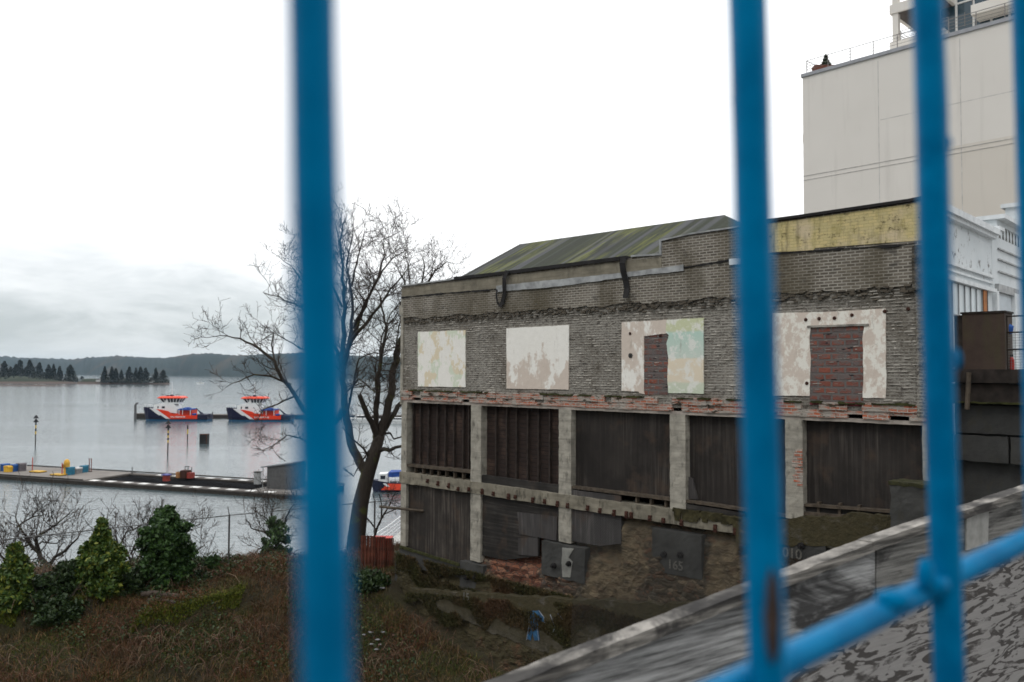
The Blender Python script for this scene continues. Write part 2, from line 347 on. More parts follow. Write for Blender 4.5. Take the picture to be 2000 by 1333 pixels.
def m_roof():
    k = NT('mossy_roofing'); x, y, z = k.sep()
    band = k.noise(1.0, 2, v=k.comb(k.math('ADD', k.math('MULTIPLY', x, .85), k.math('MULTIPLY', y, .03)), 0.0, 0.0))
    fine = k.noise(1.0, 6, .7, v=k.comb(k.math('MULTIPLY', x, 3.6), k.math('MULTIPLY', y, .5), k.math('MULTIPLY', z, .3)))
    c = k.ramp(band, [(.34, (.055, .055, .06)), (.41, (.018, .021, .015)), (.50, (.02, .025, .012)), (.545, (.065, .068, .075)), (.60, (.05, .052, .056)), (.63, (.015, .018, .010))])
    mossf = k.math('MULTIPLY', k.step(fine, .46, .62), k.step(k.noise(1.0, 2, v=k.comb(k.math('MULTIPLY', x, .5), 3.0, 0.0)), .46, .56))
    mossf = k.math('MULTIPLY', mossf, k.mr(x, 6.0, 13.5, 1.0, .3)); c = k.mix(k.math('MULTIPLY', mossf, .8), c, (.13, .14, .025))
    c = k.mix(k.math('MULTIPLY', k.step(k.noise(3, 6, .7, v=k.map((2.5, .4, .4))), .5, .7), .5), c, (.035, .04, .03))
    k.bump(k.noise(20, 4), .3, .02); return k.done(c, .9)
def m_water():
    k = NT('water'); P = k.n('ShaderNodeNewGeometry').outputs['Position']
    k.b.inputs['IOR'].default_value = 1.5
    a = k.noise(1.0, 4, .6, v=k.map((.16, 1.1, 1), v=P)); b = k.noise(1.0, 4, .6, v=k.map((.9, 3.6, 1), rot=(0, 0, .15), v=P)); c = k.noise(1.0, 3, .5, v=k.map((.004, .02, 1), v=P))
    h = k.math('ADD', k.math('MULTIPLY', a, .45), k.math('MULTIPLY', b, .22)); h = k.math('MULTIPLY', h, k.mr(c, .35, .65, .45, 1.25))
    k.bump(h, 1.0, .22)
    return k.done((.075, .105, .115), .055, 0, 1.0)
def m_ground():
    k = NT('overgrown_ground'); P = k.n('ShaderNodeNewGeometry').outputs['Position']
    n = k.noise(.7, 7, .65, v=P); c = k.ramp(n, [(.3, (.018, .020, .008)), (.45, (.045, .038, .018)), (.6, (.05, .055, .015)), (.75, (.085, .05, .03))])
    c = k.mix(k.noise(9, 5, v=P), c, (.03, .022, .014)); k.bump(k.noise(6, 6, .7, v=P), 1, .15); return k.done(c, .97)
def m_blades(name, stops, trans=.25):
    k = NT(name); c = k.ramp(k.isl(), stops); P = k.n('ShaderNodeNewGeometry').outputs['Position']
    c = k.mix(k.ramp(k.noise(.55, 4, v=P), [(.42, 0.0), (.62, .75)]), c, k.mix(.5, c, (.055, .062, .016)))
    c = k.mix(k.ramp(k.noise(.35, 3, v=k.map((1, 1, 1), loc=(7, 3, 0), v=P)), [(.5, 0.0), (.68, .7)]), c, (.095, .045, .028))
    return k.done(c, .8, 0, .2)
def m_moss():
    k = NT('bright_moss'); return k.done(k.ramp(k.isl(), [(0, (.04, .055, .008)), (.6, (.10, .125, .014)), (1, (.17, .18, .03))]), .85, 0, .2)
def m_leaf(name, lo, hi, top=None):
    k = NT(name); c = k.mix(k.isl(), lo, hi)
    if top: c = k.mix(k.step(k.isl(), .82, .86), c, top)
    return k.done(c, .55, 0, .35)
def m_bark(name, c=(.05, .042, .033)):
    k = NT(name); n = k.noise(5, 6, .7, v=k.map((3, 3, .8))); cc = k.mix(n, tuple(x * .5 for x in c), tuple(x * 1.7 for x in c))
    cc = k.mix(k.step(k.noise(2, 5), .56, .66), cc, (.06, .065, .02)); k.bump(n, .8, .03); return k.done(cc, .95)
def m_ply():
    k = NT('grained_plywood'); x, y, z = k.sep()
    # local x runs along the sheet
    v = k.comb(k.math('MULTIPLY', x, 4.6), 0.0, k.math('MULTIPLY', z, 22.0)); nn = k.noise(1.0, 3, .5, v=v, dist=.55)
    band = k.math('SINE', k.math('MULTIPLY', nn, 38.0)); fib = k.noise(1, 4, .6, v=k.comb(k.math('MULTIPLY', x, 8), 0.0, k.math('MULTIPLY', z, 140)))
    msk = k.math('MULTIPLY', k.step(band, .05, .35), k.step(k.noise(1, 4, .6, v=k.comb(k.math('MULTIPLY', x, 7), 1.0, k.math('MULTIPLY', z, 22))), .40, .50))
    c = k.mix(fib, (.17, .165, .16), (.30, .29, .28)); c = k.mix(k.math('MULTIPLY', msk, .85), c, (.022, .018, .016))
    c = k.mix(k.step(k.noise(3, 5), .55, .7), c, k.mix(.45, c, (.10, .08, .06)))
    k.bump(k.math('SUBTRACT', k.math('MULTIPLY', fib, .3), msk), .6, .004); return k.done(c, .9)
def m_greywood(name, c=(.17, .165, .155), dark=.75, seed=0, th=.47, zone=None):
    k = NT(name); x, y, z = k.sep()
    fib = k.noise(1, 6, .7, v=k.comb(k.math('MULTIPLY', x, 3.0), k.math('MULTIPLY', y, 9), k.math('MULTIPLY', z, 70)))
    cc = k.mix(k.ramp(fib, [(.38, 0.0), (.62, 1.0)]), tuple(q * .32 for q in c), tuple(q * 1.75 for q in c))
    blk = k.noise(1, 5, .65, v=k.comb(k.math('ADD', k.math('MULTIPLY', x, 2.2), seed), k.math('MULTIPLY', y, 3), k.math('MULTIPLY', z, 8)), dist=.8)
    mk = k.math('MULTIPLY', k.step(blk, th + .05, th + .14), dark)
    if zone: mk = k.math('MULTIPLY', mk, k.mr(x, zone[0], zone[1], .12, 1.0))
    cc = k.mix(mk, cc, (.016, .015, .015))
    cr_ = k.noise(1, 3, .5, v=k.comb(k.math('MULTIPLY', x, 1.6), 0.0, k.math('MULTIPLY', z, 30)), dist=.5)
    cc = k.mix(k.step(cr_, .665, .69), cc, (.02, .018, .016))
    k.bump(fib, .5, .006); return k.done(cc, .9)
# ---------------------------------------------------------------- the building's own frame: x along the side wall, -y towards the lot, z up
FAR = at(785, 740, 31.2); FAR.z = 0; NEAR = at(1811, 740, 18.33); NEAR.z = 0
BL = (NEAR - FAR).length; UX = (NEAR - FAR).normalized(); UY = Vector((-UX.y, UX.x, 0)); BROT = math.atan2(UX.y, UX.x)
BM = Matrix.Translation(FAR) @ Matrix.Rotation(BROT, 4, 'Z'); BI = BM.inverted()
def W(x, y, off=0.0):                              # photo pixel -> (along, height) on the plane y=off of the building frame
    p = BI @ onplane(x, y, FAR + UY * off, UY); return (p.x, p.z)
def WP(pts, off=0.0): return [W(x, y, off) for x, y in pts]
def FC(x, y, off=0.0):                             # -> (depth y, height) on the front plane x = BL+off
    p = BI @ onplane(x, y, FAR + UX * (BL + off), UX); return (p.y, p.z)
def quadbox(mb, px, y0, y1, rough=0, seg=.15): mb.prism(WP(px, y0), y0, y1, rough=rough, seg=seg); return mb
TOPB = W(1110, 612)[1]
Z_P2 = (W(1050, 762)[1], W(1050, 638)[1]); Z_P3 = (W(1340, 768)[1], W(1340, 624)[1])

RB = [W(x, 1100)[0] for x in (955, 1052, 1150, 1262, 800, 895, 1385, 1450)]
M = dict(neat=m_brick_neat(), rough=m_brick_rough(), rubble=m_rubble(), conc=m_concrete('pillar_concrete', (.34, .32, .27), .8),
         beamc=m_concrete('beam_concrete', (.22, .20, .155), .9), pad=m_concrete('pad_concrete', (.05, .05, .047), .6, False), board=m_boards('dark_plywood', (.020, .0165, .0145), (.064, .055, .047)),
         board2=m_boards('grey_plywood', (.045, .042, .041), (.115, .105, .10)), board3=m_boards('patched_plywood', (.018, .016, .0145), (.075, .068, .06), False), stud=m_stud_boards(), ledge=m_ledge(), redb=m_redbrick(),
         yellow=m_yellow(), roof=m_roof(), rust=plain('rust', (.05, .02, .013), .9, 0, .5, 20), black=plain('black_felt', (.012, .011, .011), .8, 0, .5, 5),
         zinc=plain('weathered_flashing', (.30, .31, .31), .6, .2, .35, 4), white=plain('chipped_white_paint', (.62, .65, .66), .7, 0, .12, 4), timber=plain('old_timber', (.07, .055, .04), .9, 0, .5, 6),
         dkbrown=plain('dark_brown_wood', (.03, .022, .018), .85, 0, .5, 5), mortar=plain('squeezed_mortar', (.27, .255, .225), .95, 0, .6, 2.2), moss=plain('moss', (.035, .037, .013), .95, 0, .6, 6, .2, .6))

bld = thing('brick_building', 'derelict grey brick building with boarded up bays beside the vacant lot', 'building', FAR, BROT)
LOW = 5.0
# ledge line and top of the side wall
top_px = [(784.5, 561), (891, 547), (990, 535), (1227, 506), (1236, 503), (1292, 499.5), (1294.5, 472), (1350, 459.5), (1442, 446), (1475, 439), (1511, 433.5), (1568, 426), (1680, 410), (1778, 396), (1803, 391)]
top = WP(top_px); top[0] = (0, top[0][1]); top.append((BL, top[-1][1]))
zl = W(1560, 806)[1]                                # underside of the upper wall
MB().prism([(0, zl), (BL, zl)] + top[::-1], 0, .38).build('wall', M['rough'], bld)
# neat courses above the scar, set 3 mm proud of the rough lower courses
def at_s(pts, s):
    for a, b in zip(pts, pts[1:]):
        if a[0] <= s <= b[0] and b[0] > a[0]: return a[1] + (b[1] - a[1]) * (s - a[0]) / (b[0] - a[0])
    return pts[0][1] if s < pts[0][0] else pts[-1][1]
scar = []
N_ = 150
for i in range(N_ + 1):
    s = BL * i / N_; scar.append((s, TOPB + .16 + .10 * noise.noise(Vector((s * 1.1, 0, 0))) + .07 * noise.noise(Vector((s * 5, 3, 0)))))
MB().prism(scar + [(BL, top[-1][1] - .01)] + [(a, b - .01) for a, b in top[::-1][1:]], -.045, -.0).build('upper_courses', M['neat'], bld)
# upper parapet band (between dark joint line and coping), yellow painted stretch
joint_px = [(785, 582), (860, 574), (970, 566)]
mb = MB(); jl = WP(joint_px + [(1330, 524), (1500, 497), (1801, 476)]); up, dn = [], []
for (a, b) in zip(jl, jl[1:]):
    n = max(2, int((b[0] - a[0]) / .12))
    for i in range(n):
        s0 = max(.01, a[0] + (b[0] - a[0]) * i / n); z = a[1] + (b[1] - a[1]) * i / n + noise.noise(Vector((s0 * 1.7, 0, 5))) * .02; q = .5 + 1.4 * noise.noise(Vector((s0 * 2.1, 3, 0))) + noise.noise(Vector((s0 * 9, 1, 0))); q = max(.06, min(1, q)); up.append((s0, z + .025 * q)); dn.append((s0, z - .05 * q))
mb.prism(up + dn[::-1], -.075, -.02)
mb.build('felt_strip', M['black'], bld)
yl = [(1468, 501), (1512, 493), (1588, 489), (1592, 485), (1700, 477), (1800, 470)]
MB().prism(WP(yl, -.06) + [(BL, W(1800, 470)[1]), (BL, top[-1][1] - .03)] + [(a, b - .03) for a, b in WP([(1778, 396), (1680, 410), (1568, 426), (1511, 433.5), (1475, 439)], -.06)], -.062, -.045).build('painted_parapet', M['yellow'], bld)
# plain rendered band left
MB().prism([(0.0, W(785, 580)[1])] + WP([(970, 564), (1292, 528), (1292, 503), (1227, 510), (990, 539), (891, 551)], -.05) + [(0, W(785, 565)[1])], -.058, -.045, rough=.01).build('render_band', m_concrete('band_render', (.21, .19, .145), .5), bld)
def coping(name, px, h, m, y0=-.10, y1=.42):
    mb = MB(); P = WP(px)
    for a, b in zip(P, P[1:]):
        L_ = math.hypot(b[0] - a[0], b[1] - a[1]); n = max(1, int(L_ / .5)); prev = None
        mb.prism([a, b, (b[0], b[1] + h), (a[0], a[1] + h)], y0, y1)
    mb.build(name, m, bld)
coping('coping', [(784.6, 561), (891, 547)], .05, M['zinc'])
coping('coping', [(891, 548), (990, 537), (1227, 508)], .11, M['black'], -.12)
coping('coping', [(1236, 503), (1292, 499.5)], .05, M['zinc']); coping('coping', [(1294.5, 472), (1350, 459.5), (1442, 446), (1475, 439)], .04, M['zinc'])
coping('coping', [(1475, 439), (1511, 433.5), (1568, 426), (1680, 410), (1778, 396), (1803, 391)], .07, M['black'], -.12)
a = W(1291.5, 499.5); b = W(1294.5, 471); MB().box(a[0] - .02, a[0] + .05, -.08, .4, a[1], b[1] + .03).build('trim', M['zinc'], bld)
# peeling metal strip and hanging black felt straps
mb = MB(); P = WP([(973, 559), (1100, 546), (1227, 533), (1338, 518)]); Q = WP([(974, 571), (1100, 560), (1227, 542), (1338, 530)])
mb.prism(P + Q[::-1], -.10, -.062, rough=.015); mb.build('metal_strip', M['zinc'], bld)
mb = MB(); quadbox(mb, [(1424, 506), (1462, 503), (1462, 515), (1424, 518)], -.11, -.06); mb.build('metal_strip', M['white'], bld)
def ribbon(px, wd, m, y=-.16):
    mb = MB(); n = len(px); pts = []
    P = [W(a, b) for a, b in px]
    for i, (s, z) in enumerate(P):
        yy = y - .05 * math.sin(i * 1.3); pts.append((s, yy, z))
    vs = []
    for i, p in enumerate(pts):
        q0 = Vector(pts[max(0, i - 1)]); q1 = Vector(pts[min(n - 1, i + 1)]); d = (q1 - q0).normalized(); sd_ = Vector((d.z, 0, -d.x)).normalized() * wd / 2
        for k in (-1, 1):
            for t in (0, .012): vs.append(Vector(p) + sd_ * k + Vector((0, t, 0)))
    fs = []
    for i in range(n - 1):
        o = i * 4; fs += [(o, o + 4, o + 6, o + 2), (o + 1, o + 3, o + 7, o + 5), (o, o + 1, o + 5, o + 4), (o + 2, o + 6, o + 7, o + 3)]
    mb.add(vs, fs); mb.build('felt_strap', m, bld)
ribbon([(997, 530), (993, 545), (992, 560), (990, 575), (986, 590), (983, 600)], .17, M['black'])
ribbon([(983, 600), (978, 592), (975, 578), (974, 562)], .07, M['black'], -.12)
ribbon([(1225, 504), (1223, 515), (1224, 530), (1227, 550), (1229, 565), (1228, 583)], .20, M['black'])
# squeezed mortar lips on the lower courses
mb = MB(); zc = zl + .28; rs_ = random.Random(3)
while zc < TOPB + .15:
    s = .1
    while s < BL - .1:
        L_ = rs_.uniform(.05, .26)
        if rs_.random() < .42 + .35 * noise.noise(Vector((s * .8, 0, zc * 1.1))):
            d = rs_.uniform(.006, .026); h = rs_.uniform(.006, .017); dz = rs_.uniform(-.008, .008)
            mb.add([(s, 0, zc + dz + h), (s + L_, 0, zc + dz + h), (s + L_ * .9, -d, zc + dz - h * .5), (s + L_ * .1, -d, zc + dz - h), (s, 0, zc + dz - h * 2), (s + L_, 0, zc + dz - h * 2)], [(0, 3, 2, 1), (3, 4, 5, 2), (0, 4, 3), (1, 2, 5)])
        s += L_ + rs_.uniform(.0, .08)
    zc += .075
mb.build('mortar', M['mortar'], bld)
# rubbly scar of projecting brick ends
mb = MB()
for i in range(420):
    s = rs_.uniform(.15, BL - .25); z = TOPB + .06 + rs_.gauss(0, .075); mb.rbox(s, s + rs_.uniform(.04, .16), -rs_.uniform(.02, .06), .01, z, z + rs_.uniform(.025, .055), .1, .01)
mb.build('broken_brick', m_concrete('scar_brick', (.10, .085, .065), .8, False), bld)
# plaster panels
DM_ = plain('beam_moss', (.04, .035, .016), .95, 0, .6, 6, .2, .6)
def patch(px, mode, y=-.032, name='plaster_panel', **k):
    mb = MB(); quadbox(mb, px, y, -.001, rough=k.get('rough', .012), seg=.06); o = mb.build(name, PL[mode], bld)
    if k.get('label'): o['label'] = k['label']
PL = [m_plaster('plaster_%s' % n, i) for i, n in enumerate(('white', 'pink_peeling', 'pink', 'mint', 'patchy'))]
patch([(816, 649), (909, 645.5), (908.5, 756.5), (816, 755.5)], 0, label='white painted plaster panel')
patch([(989, 642), (1111, 635), (1110, 761.5), (989, 759.5)], 1, label='plaster panel peeling from white to beige')
patch([(1214, 630), (1302, 625), (1300, 652), (1258, 657), (1257, 764), (1259, 770), (1248, 768), (1247, 765), (1214, 764)], 2, label='beige plaster strip left of the bricked up opening')
patch([(1302, 625), (1374, 621.5), (1374, 769.5), (1305, 768), (1303, 740), (1305, 700), (1302, 670), (1306, 655), (1300, 650)], 3, label='mint green and cream plaster panel')
patch([(1508, 612), (1622, 609), (1640, 638), (1583, 640), (1581, 660), (1583, 700), (1581, 774), (1508, 773)], 4)
patch([(1622, 609), (1730, 603.5), (1730, 778.5), (1685, 777), (1686, 720), (1684, 660), (1688, 636), (1640, 638)], 4, rough=.014)
mb = MB(); quadbox(mb, [(1257, 655), (1303, 651), (1306, 771), (1257, 771)], -.014, 0, .01, .08); mb.build('brick_infill', m_redbrick(.43, 'grey_smeared_infill'), bld)
mb = MB(); quadbox(mb, [(1582, 640), (1686, 636), (1686, 786), (1582, 784)], -.014, 0, .005, .08); mb.build('brick_infill', M['redb'], bld)
mb = MB(); quadbox(mb, [(1582, 785.5), (1683, 786.5), (1683, 795), (1582, 791)], -.02, 0, .01, .05); mb.build('sill', plain('maroon_paint', (.14, .03, .035), .8, 0, .4, 8), bld)
mb = MB(); quadbox(mb, [(1576, 636.5), (1696, 632.5), (1696, 636.5), (1576, 640.5)], -.06, 0, .004, .08); mb.build('lintel', M['mortar'], bld)
# rusted pins
for x, y in [(1575, 625), (1601, 623), (1631, 622), (1665, 616), (1729, 609), (1775, 604), (1577, 749), (1805, 616), (1232, 652), (1291, 656)]:
    s, z = W(x, y); mb = MB(); mb.tube([(s, 0, z), (s + .01, -.07, z - .01)], .022, 6); mb.tube([(s, -.032, z), (s, -.045, z)], .045, 8); mb.build('rusty_pin', M['rust'], bld)
s, z = W(1233, 695); mb = MB(); mb.tube([(s, 0, z), (s, -.05, z)], .075, 7); mb.build('vent_hole', M['pad'], bld)
mb = MB(); mb.tube([(s, -.03, z), (s, -.054, z)], .03, 7); mb.build('vent_core', M['black'], bld)
# corner strip, brick pier on the right end
mb = MB(); mb.rbox(-.04, .10, -.05, .35, W(785, 790)[1], W(785, 585)[1], .1, .008); mb.build('corner_strip', M['conc'], bld)
s0 = W(1791, 600)[0]; mb = MB(); mb.rbox(s0, BL + .02, -.10, .3, zl, W(1800, 560)[1], .12, .014); mb.build('corner_pier', M['rough'], bld)
mb = MB(); mb.rbox(W(1787, 600)[0], BL + .03, -.16, .3, W(1800, 567)[1] , W(1800, 480)[1], .12, .012); mb.build('corner_pier', M['rough'], bld)
a = W(783, 610); mb = MB(); mb.rbox(-.18, -.02, -.02, .3, W(783, 615)[1], W(783, 597)[1], .1, .006); mb.build('downpipe_head', M['conc'], bld)

# ledge of broken red and pale brick
mb = MB(); zt = W(1000, 768)[1]; zb = W(1000, 787)[1] - .05; s = .05
while s < BL - .05:
    L_ = rs_.uniform(.18, .5)
    for (z0, z1, dd) in ((zb, zb + .10, .07), (zb + .10, zb + .19, .05), (zb + .19, zt, .085)):
        if rs_.random() < .88: mb.rbox(s, min(s + L_, BL), -dd - rs_.uniform(-.02, .02), .05, z0, z1 + .0, .12, .012)
    s += L_
mb.build('ledge', M['ledge'], bld)
mb = MB(); mb.rbox(.0, BL, -.03, .36, zb - .09, zb, .2, .01); mb.build('lintel_beam', m_concrete('pale_lintel', (.36, .32, .28), .5), bld)
zq = zb - .09
mb = MB()
for i in range(85):
    s = rs_.choice([rs_.uniform(.3, 5), rs_.uniform(7, 11), rs_.uniform(12, BL - .4)]); L_ = rs_.uniform(.1, .35); mb.rbox(s, s + L_, -.12, -.03, zt - .03, zt + rs_.uniform(.0, .03), .08, .02)
tag(mb.build('moss_growth', M['moss'], bld), kind='stuff')
# pillars
def pillar(x0, x1, ytop, ybot, m=None, y0=-.03):
    s0, z1 = W(x0, ytop, y0); s1, z0 = W(x1, ybot, y0); s0 = max(s0, 0)
    mb = MB(); mb.rbox(s0, s1, y0, .36, z0, zq, .1, .012); mb.build('pillar', m or M['conc'], bld)
pillar(784.5, 792, 790, 1068); pillar(920, 938, 790, 1099); pillar(1091.5, 1115, 796, 1062); pillar(1308, 1339, 805, 1012); pillar(1533, 1569, 812, 1017); 
s0 = W(1803, 900)[0]; mb = MB(); mb.rbox(s0, BL, -.03, .36, W(1803, 1010)[1], zq, .1, .012); mb.build('pillar', M['conc'], bld)
s0, z1 = W(1552, 876); s1, z0 = W(1569, 950); mb = MB()
for i in range(10):
    mb.rbox(s0 + rs_.uniform(-.08, .06), s1 + .003, -.045, -.02, z0 + (z1 - z0) * i / 10, z0 + (z1 - z0) * (i + .8) / 10, .08, .008)
mb.build('exposed_brick', M['ledge'], bld)
# boarding in the bays
def sheet(px, m, y0=.16, y1=.20, name='plywood_sheet', label=None, rough=0):
    mb = MB(); quadbox(mb, px, y0, y1, rough); o = mb.build(name, m, bld)
    if label: o['label'] = label
    return o
sheet([(788, 784), (922, 788), (922, 919), (788, 908)], M['stud'], .26, .29, 'boarding'); sheet([(936, 790), (1093, 794), (1093, 947), (936, 927)], M['stud'], .26, .29, 'boarding')
for xs, yt in (([797, 806, 820, 836, 853, 869, 886, 904, 915], 905), ([944, 968, 989, 1008, 1030, 1051, 1073], 930)):
    for x in xs:
        s, z = W(x, yt + (x - xs[0]) * .12, .16); mb = MB(); mb.box(s - .025, s + .025, .15, .26, z - .02, zq); mb.build('stud', M['dkbrown'], bld)
sheet([(1112, 797), (1312, 804), (1312, 975), (1112, 950)], M['board'], .2, .23); sheet([(1336, 804), (1540, 811), (1540, 1008), (1336, 977)], M['board'], .2, .23); sheet([(1564, 811), (1812, 822), (1812, 1006), (1564, 985)], M['board'], .2, .23)
# sills below the sheets
for px in ([(790, 906), (920, 919), (920, 925), (790, 911)], [(1112, 949), (1310, 973), (1310, 979), (1112, 954)], [(1336, 976), (1540, 1007), (1540, 1012), (1336, 981)], [(1566, 984), (1760, 999), (1760, 1004), (1566, 989)], [(1566, 1000), (1760, 1014), (1760, 1019), (1566, 1006)]):
    mb = MB(); quadbox(mb, px, .0, .26, .008, .1); mb.build('sill', M['timber'], bld)
for x, y in ((808, 922), (823, 924), (838, 926), (853, 928), (868, 930), (884, 932), (901, 934), (1240, 975), (1268, 980), (1297, 985), (1596, 995), (1637, 998), (1675, 1002)):
    s, z = W(x, y); mb = MB(); mb.box(s - .03, s + .03, .06, .2, z - .22, z + .17); mb.build('joist_end', M['timber'], bld)
sheet([(938, 927), (1091, 948), (1091, 966), (938, 948)], M['board3'], .02, .10, 'trim_board', rough=.01); sheet([(1115, 957), (1212, 969), (1212, 989), (1115, 977)], M['board2'], .0, .06, 'trim_board', rough=.01)
sheet([(1340, 985), (1455, 1003), (1455, 1026), (1340, 1008)], M['board3'], -.02, .1, 'trim_board', rough=.01)
sheet([(1339, 930), (1352, 935), (1362, 976), (1339, 974)], M['board2'], .12, .19, 'torn_flap', rough=.02)
sheet([(1574, 988), (1758, 1003), (1758, 1014), (1574, 1001)], M['board3'], .1, .2, 'trim_board')
# sloping-looking floor beam with anchor plates
bt = W(1000, 951)[1]; bb = W(1000, 975)[1]
mb = MB(); mb.rbox(0, BL - .05, -.08, .4, bb, bt, .14, .02, 3); mb.build('floor_beam', M['beamc'], bld)
for x, y in [(835.5, 940), (855.6, 945), (876.6, 949), (895, 955.5), (916, 956), (942, 960.5), (964, 964.5), (993.6, 970), (1006.6, 971), (1041, 977), (1064, 980), (1089, 984.5), (1109, 988), (1148, 992.7), (1172, 998), (1199.5, 1003), (1224, 1007), (1233, 1008.6), (1269.7, 1014), (1296, 1017.6), (1331, 1021), (1397, 1032), (1436, 1039)]:
    s, z = W(x, y, -.1); z = min(max(z, bb + .07), bt - .04); h = rs_.uniform(.06, .1); mb = MB(); mb.rbox(s - .045, s + .045, -.14, -.07, z - h, z + h, .06, .012); mb.tube([(s, -.10, z), (s, -.19, z - .02)], .025, 6); mb.build('anchor_bolt', M['rust'], bld)
# lower bays
sheet([(788, 944), (922, 964), (922, 1088), (906, 1110), (788, 1078)], m_boards('streaked_plywood', (.024, .020, .017), (.13, .11, .092)), .1, .14)
sheet([(936, 966), (1093, 990), (1090, 1058), (1053, 1050), (1052, 1087), (985, 1094), (936, 1084)], M['board3'], .06, .12, rough=.006)
sheet([(1113, 990), (1213, 1007), (1213, 1062), (1172, 1067), (1113, 1056)], M['board2'], .02, .08, rough=.006)
sheet([(1010, 1000), (1088, 1010), (1086, 1056), (1052, 1050), (1014, 1044)], M['board2'], .03, .058, 'plywood_patch', rough=.02); sheet([(1012, 1052), (1050, 1050), (1051, 1087), (1012, 1084)], M['board2'], .03, .058, 'plywood_patch', rough=.015)
mb = MB(); quadbox(mb, [(780, 1070), (897, 1106), (897, 1128), (780, 1104)], -.12, .35, .012, .1); mb.build('sill_beam', M['pad'], bld)
mb = MB(); quadbox(mb, [(780, 1066), (897, 1102), (897, 1107), (780, 1071)], -.17, -.1, .02, .1); mb.build('moss_growth', M['moss'], bld)
mb = MB(); mb.tube([W3 for W3 in ((W(824, 999)[0], .1, W(824, 999)[1]), (W(762, 987)[0] , -.5, W(762, 987)[1]))], .05, 6); mb.build('protruding_plank', M['timber'], bld)
def sm0(a, b, t): t = max(0, min(1, (t - a) / (b - a))); return t * t * (3 - 2 * t)
# foundation: rough rubble, displaced sheet leaning out towards the bottom
SA_, SB_, SC_ = W(935, 1000)[0], W(1093, 1000)[0], W(1213, 1000)[0]; NXs, NZs = 200, 52; vs = []; zt_ = bb + .02
for i in range(NXs + 1):
    for j in range(NZs + 1):
        s = BL * i / NXs; z = LOW + (zt_ - LOW) * j / NZs; t = (zt_ - z) - (2.75 if s < SA_ else 2.0 if s < SB_ else 1.25 if s < SC_ else .1)
        d = noise.noise(Vector((s * .9, 0, z * 1.2))) * .16 + noise.noise(Vector((s * 4, 1, z * 7))) * .07 + noise.noise(Vector((s * 9, 3, z * 14))) * .03
        y = .30 - sm0(0, .25, t) * .22 - max(0, t) * .16 + d * (.35 + .65 * sm0(-.1, .4, t))
        if z < 7.6 + .12 * noise.noise(Vector((s, 0, 0))): y -= .12
        vs.append((s, y, z))
mb = MB(); mb.add(vs, [(i * (NZs + 1) + j, (i + 1) * (NZs + 1) + j, (i + 1) * (NZs + 1) + j + 1, i * (NZs + 1) + j + 1) for i in range(NXs) for j in range(NZs)]); mb.build('foundation', M['rubble'], bld, smooth=False)
for px, y0, txt, tp in (([(898, 1102), (944, 1104), (944, 1160), (898, 1158)], -.14, None, None), ([(1058, 1062), (1142, 1070), (1138, 1131), (1058, 1124)], -.13, None, None), ([(1276, 1042), (1370, 1044), (1368, 1122), (1274, 1117)], -.14, '165', (1320, 1112)),
                    ([(1531, 1024), (1612, 1030), (1608, 1096), (1531, 1090)], -.14, '010', (1548, 1090)), ([(771, 1106), (803, 1104), (801, 1146), (771, 1146)], -.16, '10', (782, 1119))):
    P = WP(px, y0); xs = [p[0] for p in P]; zs = [p[1] for p in P]; mb = MB(); mb.rbox(min(xs), max(xs), y0, .14, min(zs) + .04, max(zs) - .04, .1, .02); blk = mb.build('concrete_pad', M['pad'], bld)
    if txt:
        s, z = W(*tp, y0); text_part('chalk_number', txt, plain('chalk', (.13, .125, .11), .9), blk, (s, y0 - .03, z), .34)
for x, y, yo in ((994 - 0, 0, 0),) and ((1083, 1105, -.13), (1113, 1101, -.13), (1298, 1083, -.14), (1330, 1084, -.14), (1566, 1066, -.14), (913, 1128, -.14), (931, 1127, -.14)):
    s, z = W(x, y, yo); mb = MB(); mb.tube([(s, yo + .02, z), (s, yo - .09, z)], .085, 8); mb.tube([(s, yo - .05, z), (s, yo - .17, z)], .04, 8); mb.build('anchor_bolt', M['black'], bld)
mb = MB(); quadbox(mb, [(1098, 1070), (1120, 1072), (1110, 1090), (1118, 1098), (1114, 1128), (1098, 1127), (1097, 1100)], -.155, -.12, .02, .06); mb.build('pale_render', m_concrete('pale_render', (.22, .22, .2), .3, False), bld)
mb = MB(); quadbox(mb, [(1436, 1018), (1533, 1014), (1569, 1010), (1700, 1004), (1800, 1012), (1800, 1075), (1436, 1062)], -.16, .12, .06, .12); mb.build('rubble_fill', m_apron(), bld)
mb = MB()
for i in range(26): s = rs_.uniform(W(1310, 1020)[0], W(1460, 1040)[0]); mb.rbox(s, s + rs_.uniform(.1, .4), -.13, .05, bt - rs_.uniform(.05, .3), bt + rs_.uniform(.0, .06), .08, .03)
mb.build('moss_growth', DM_, bld)
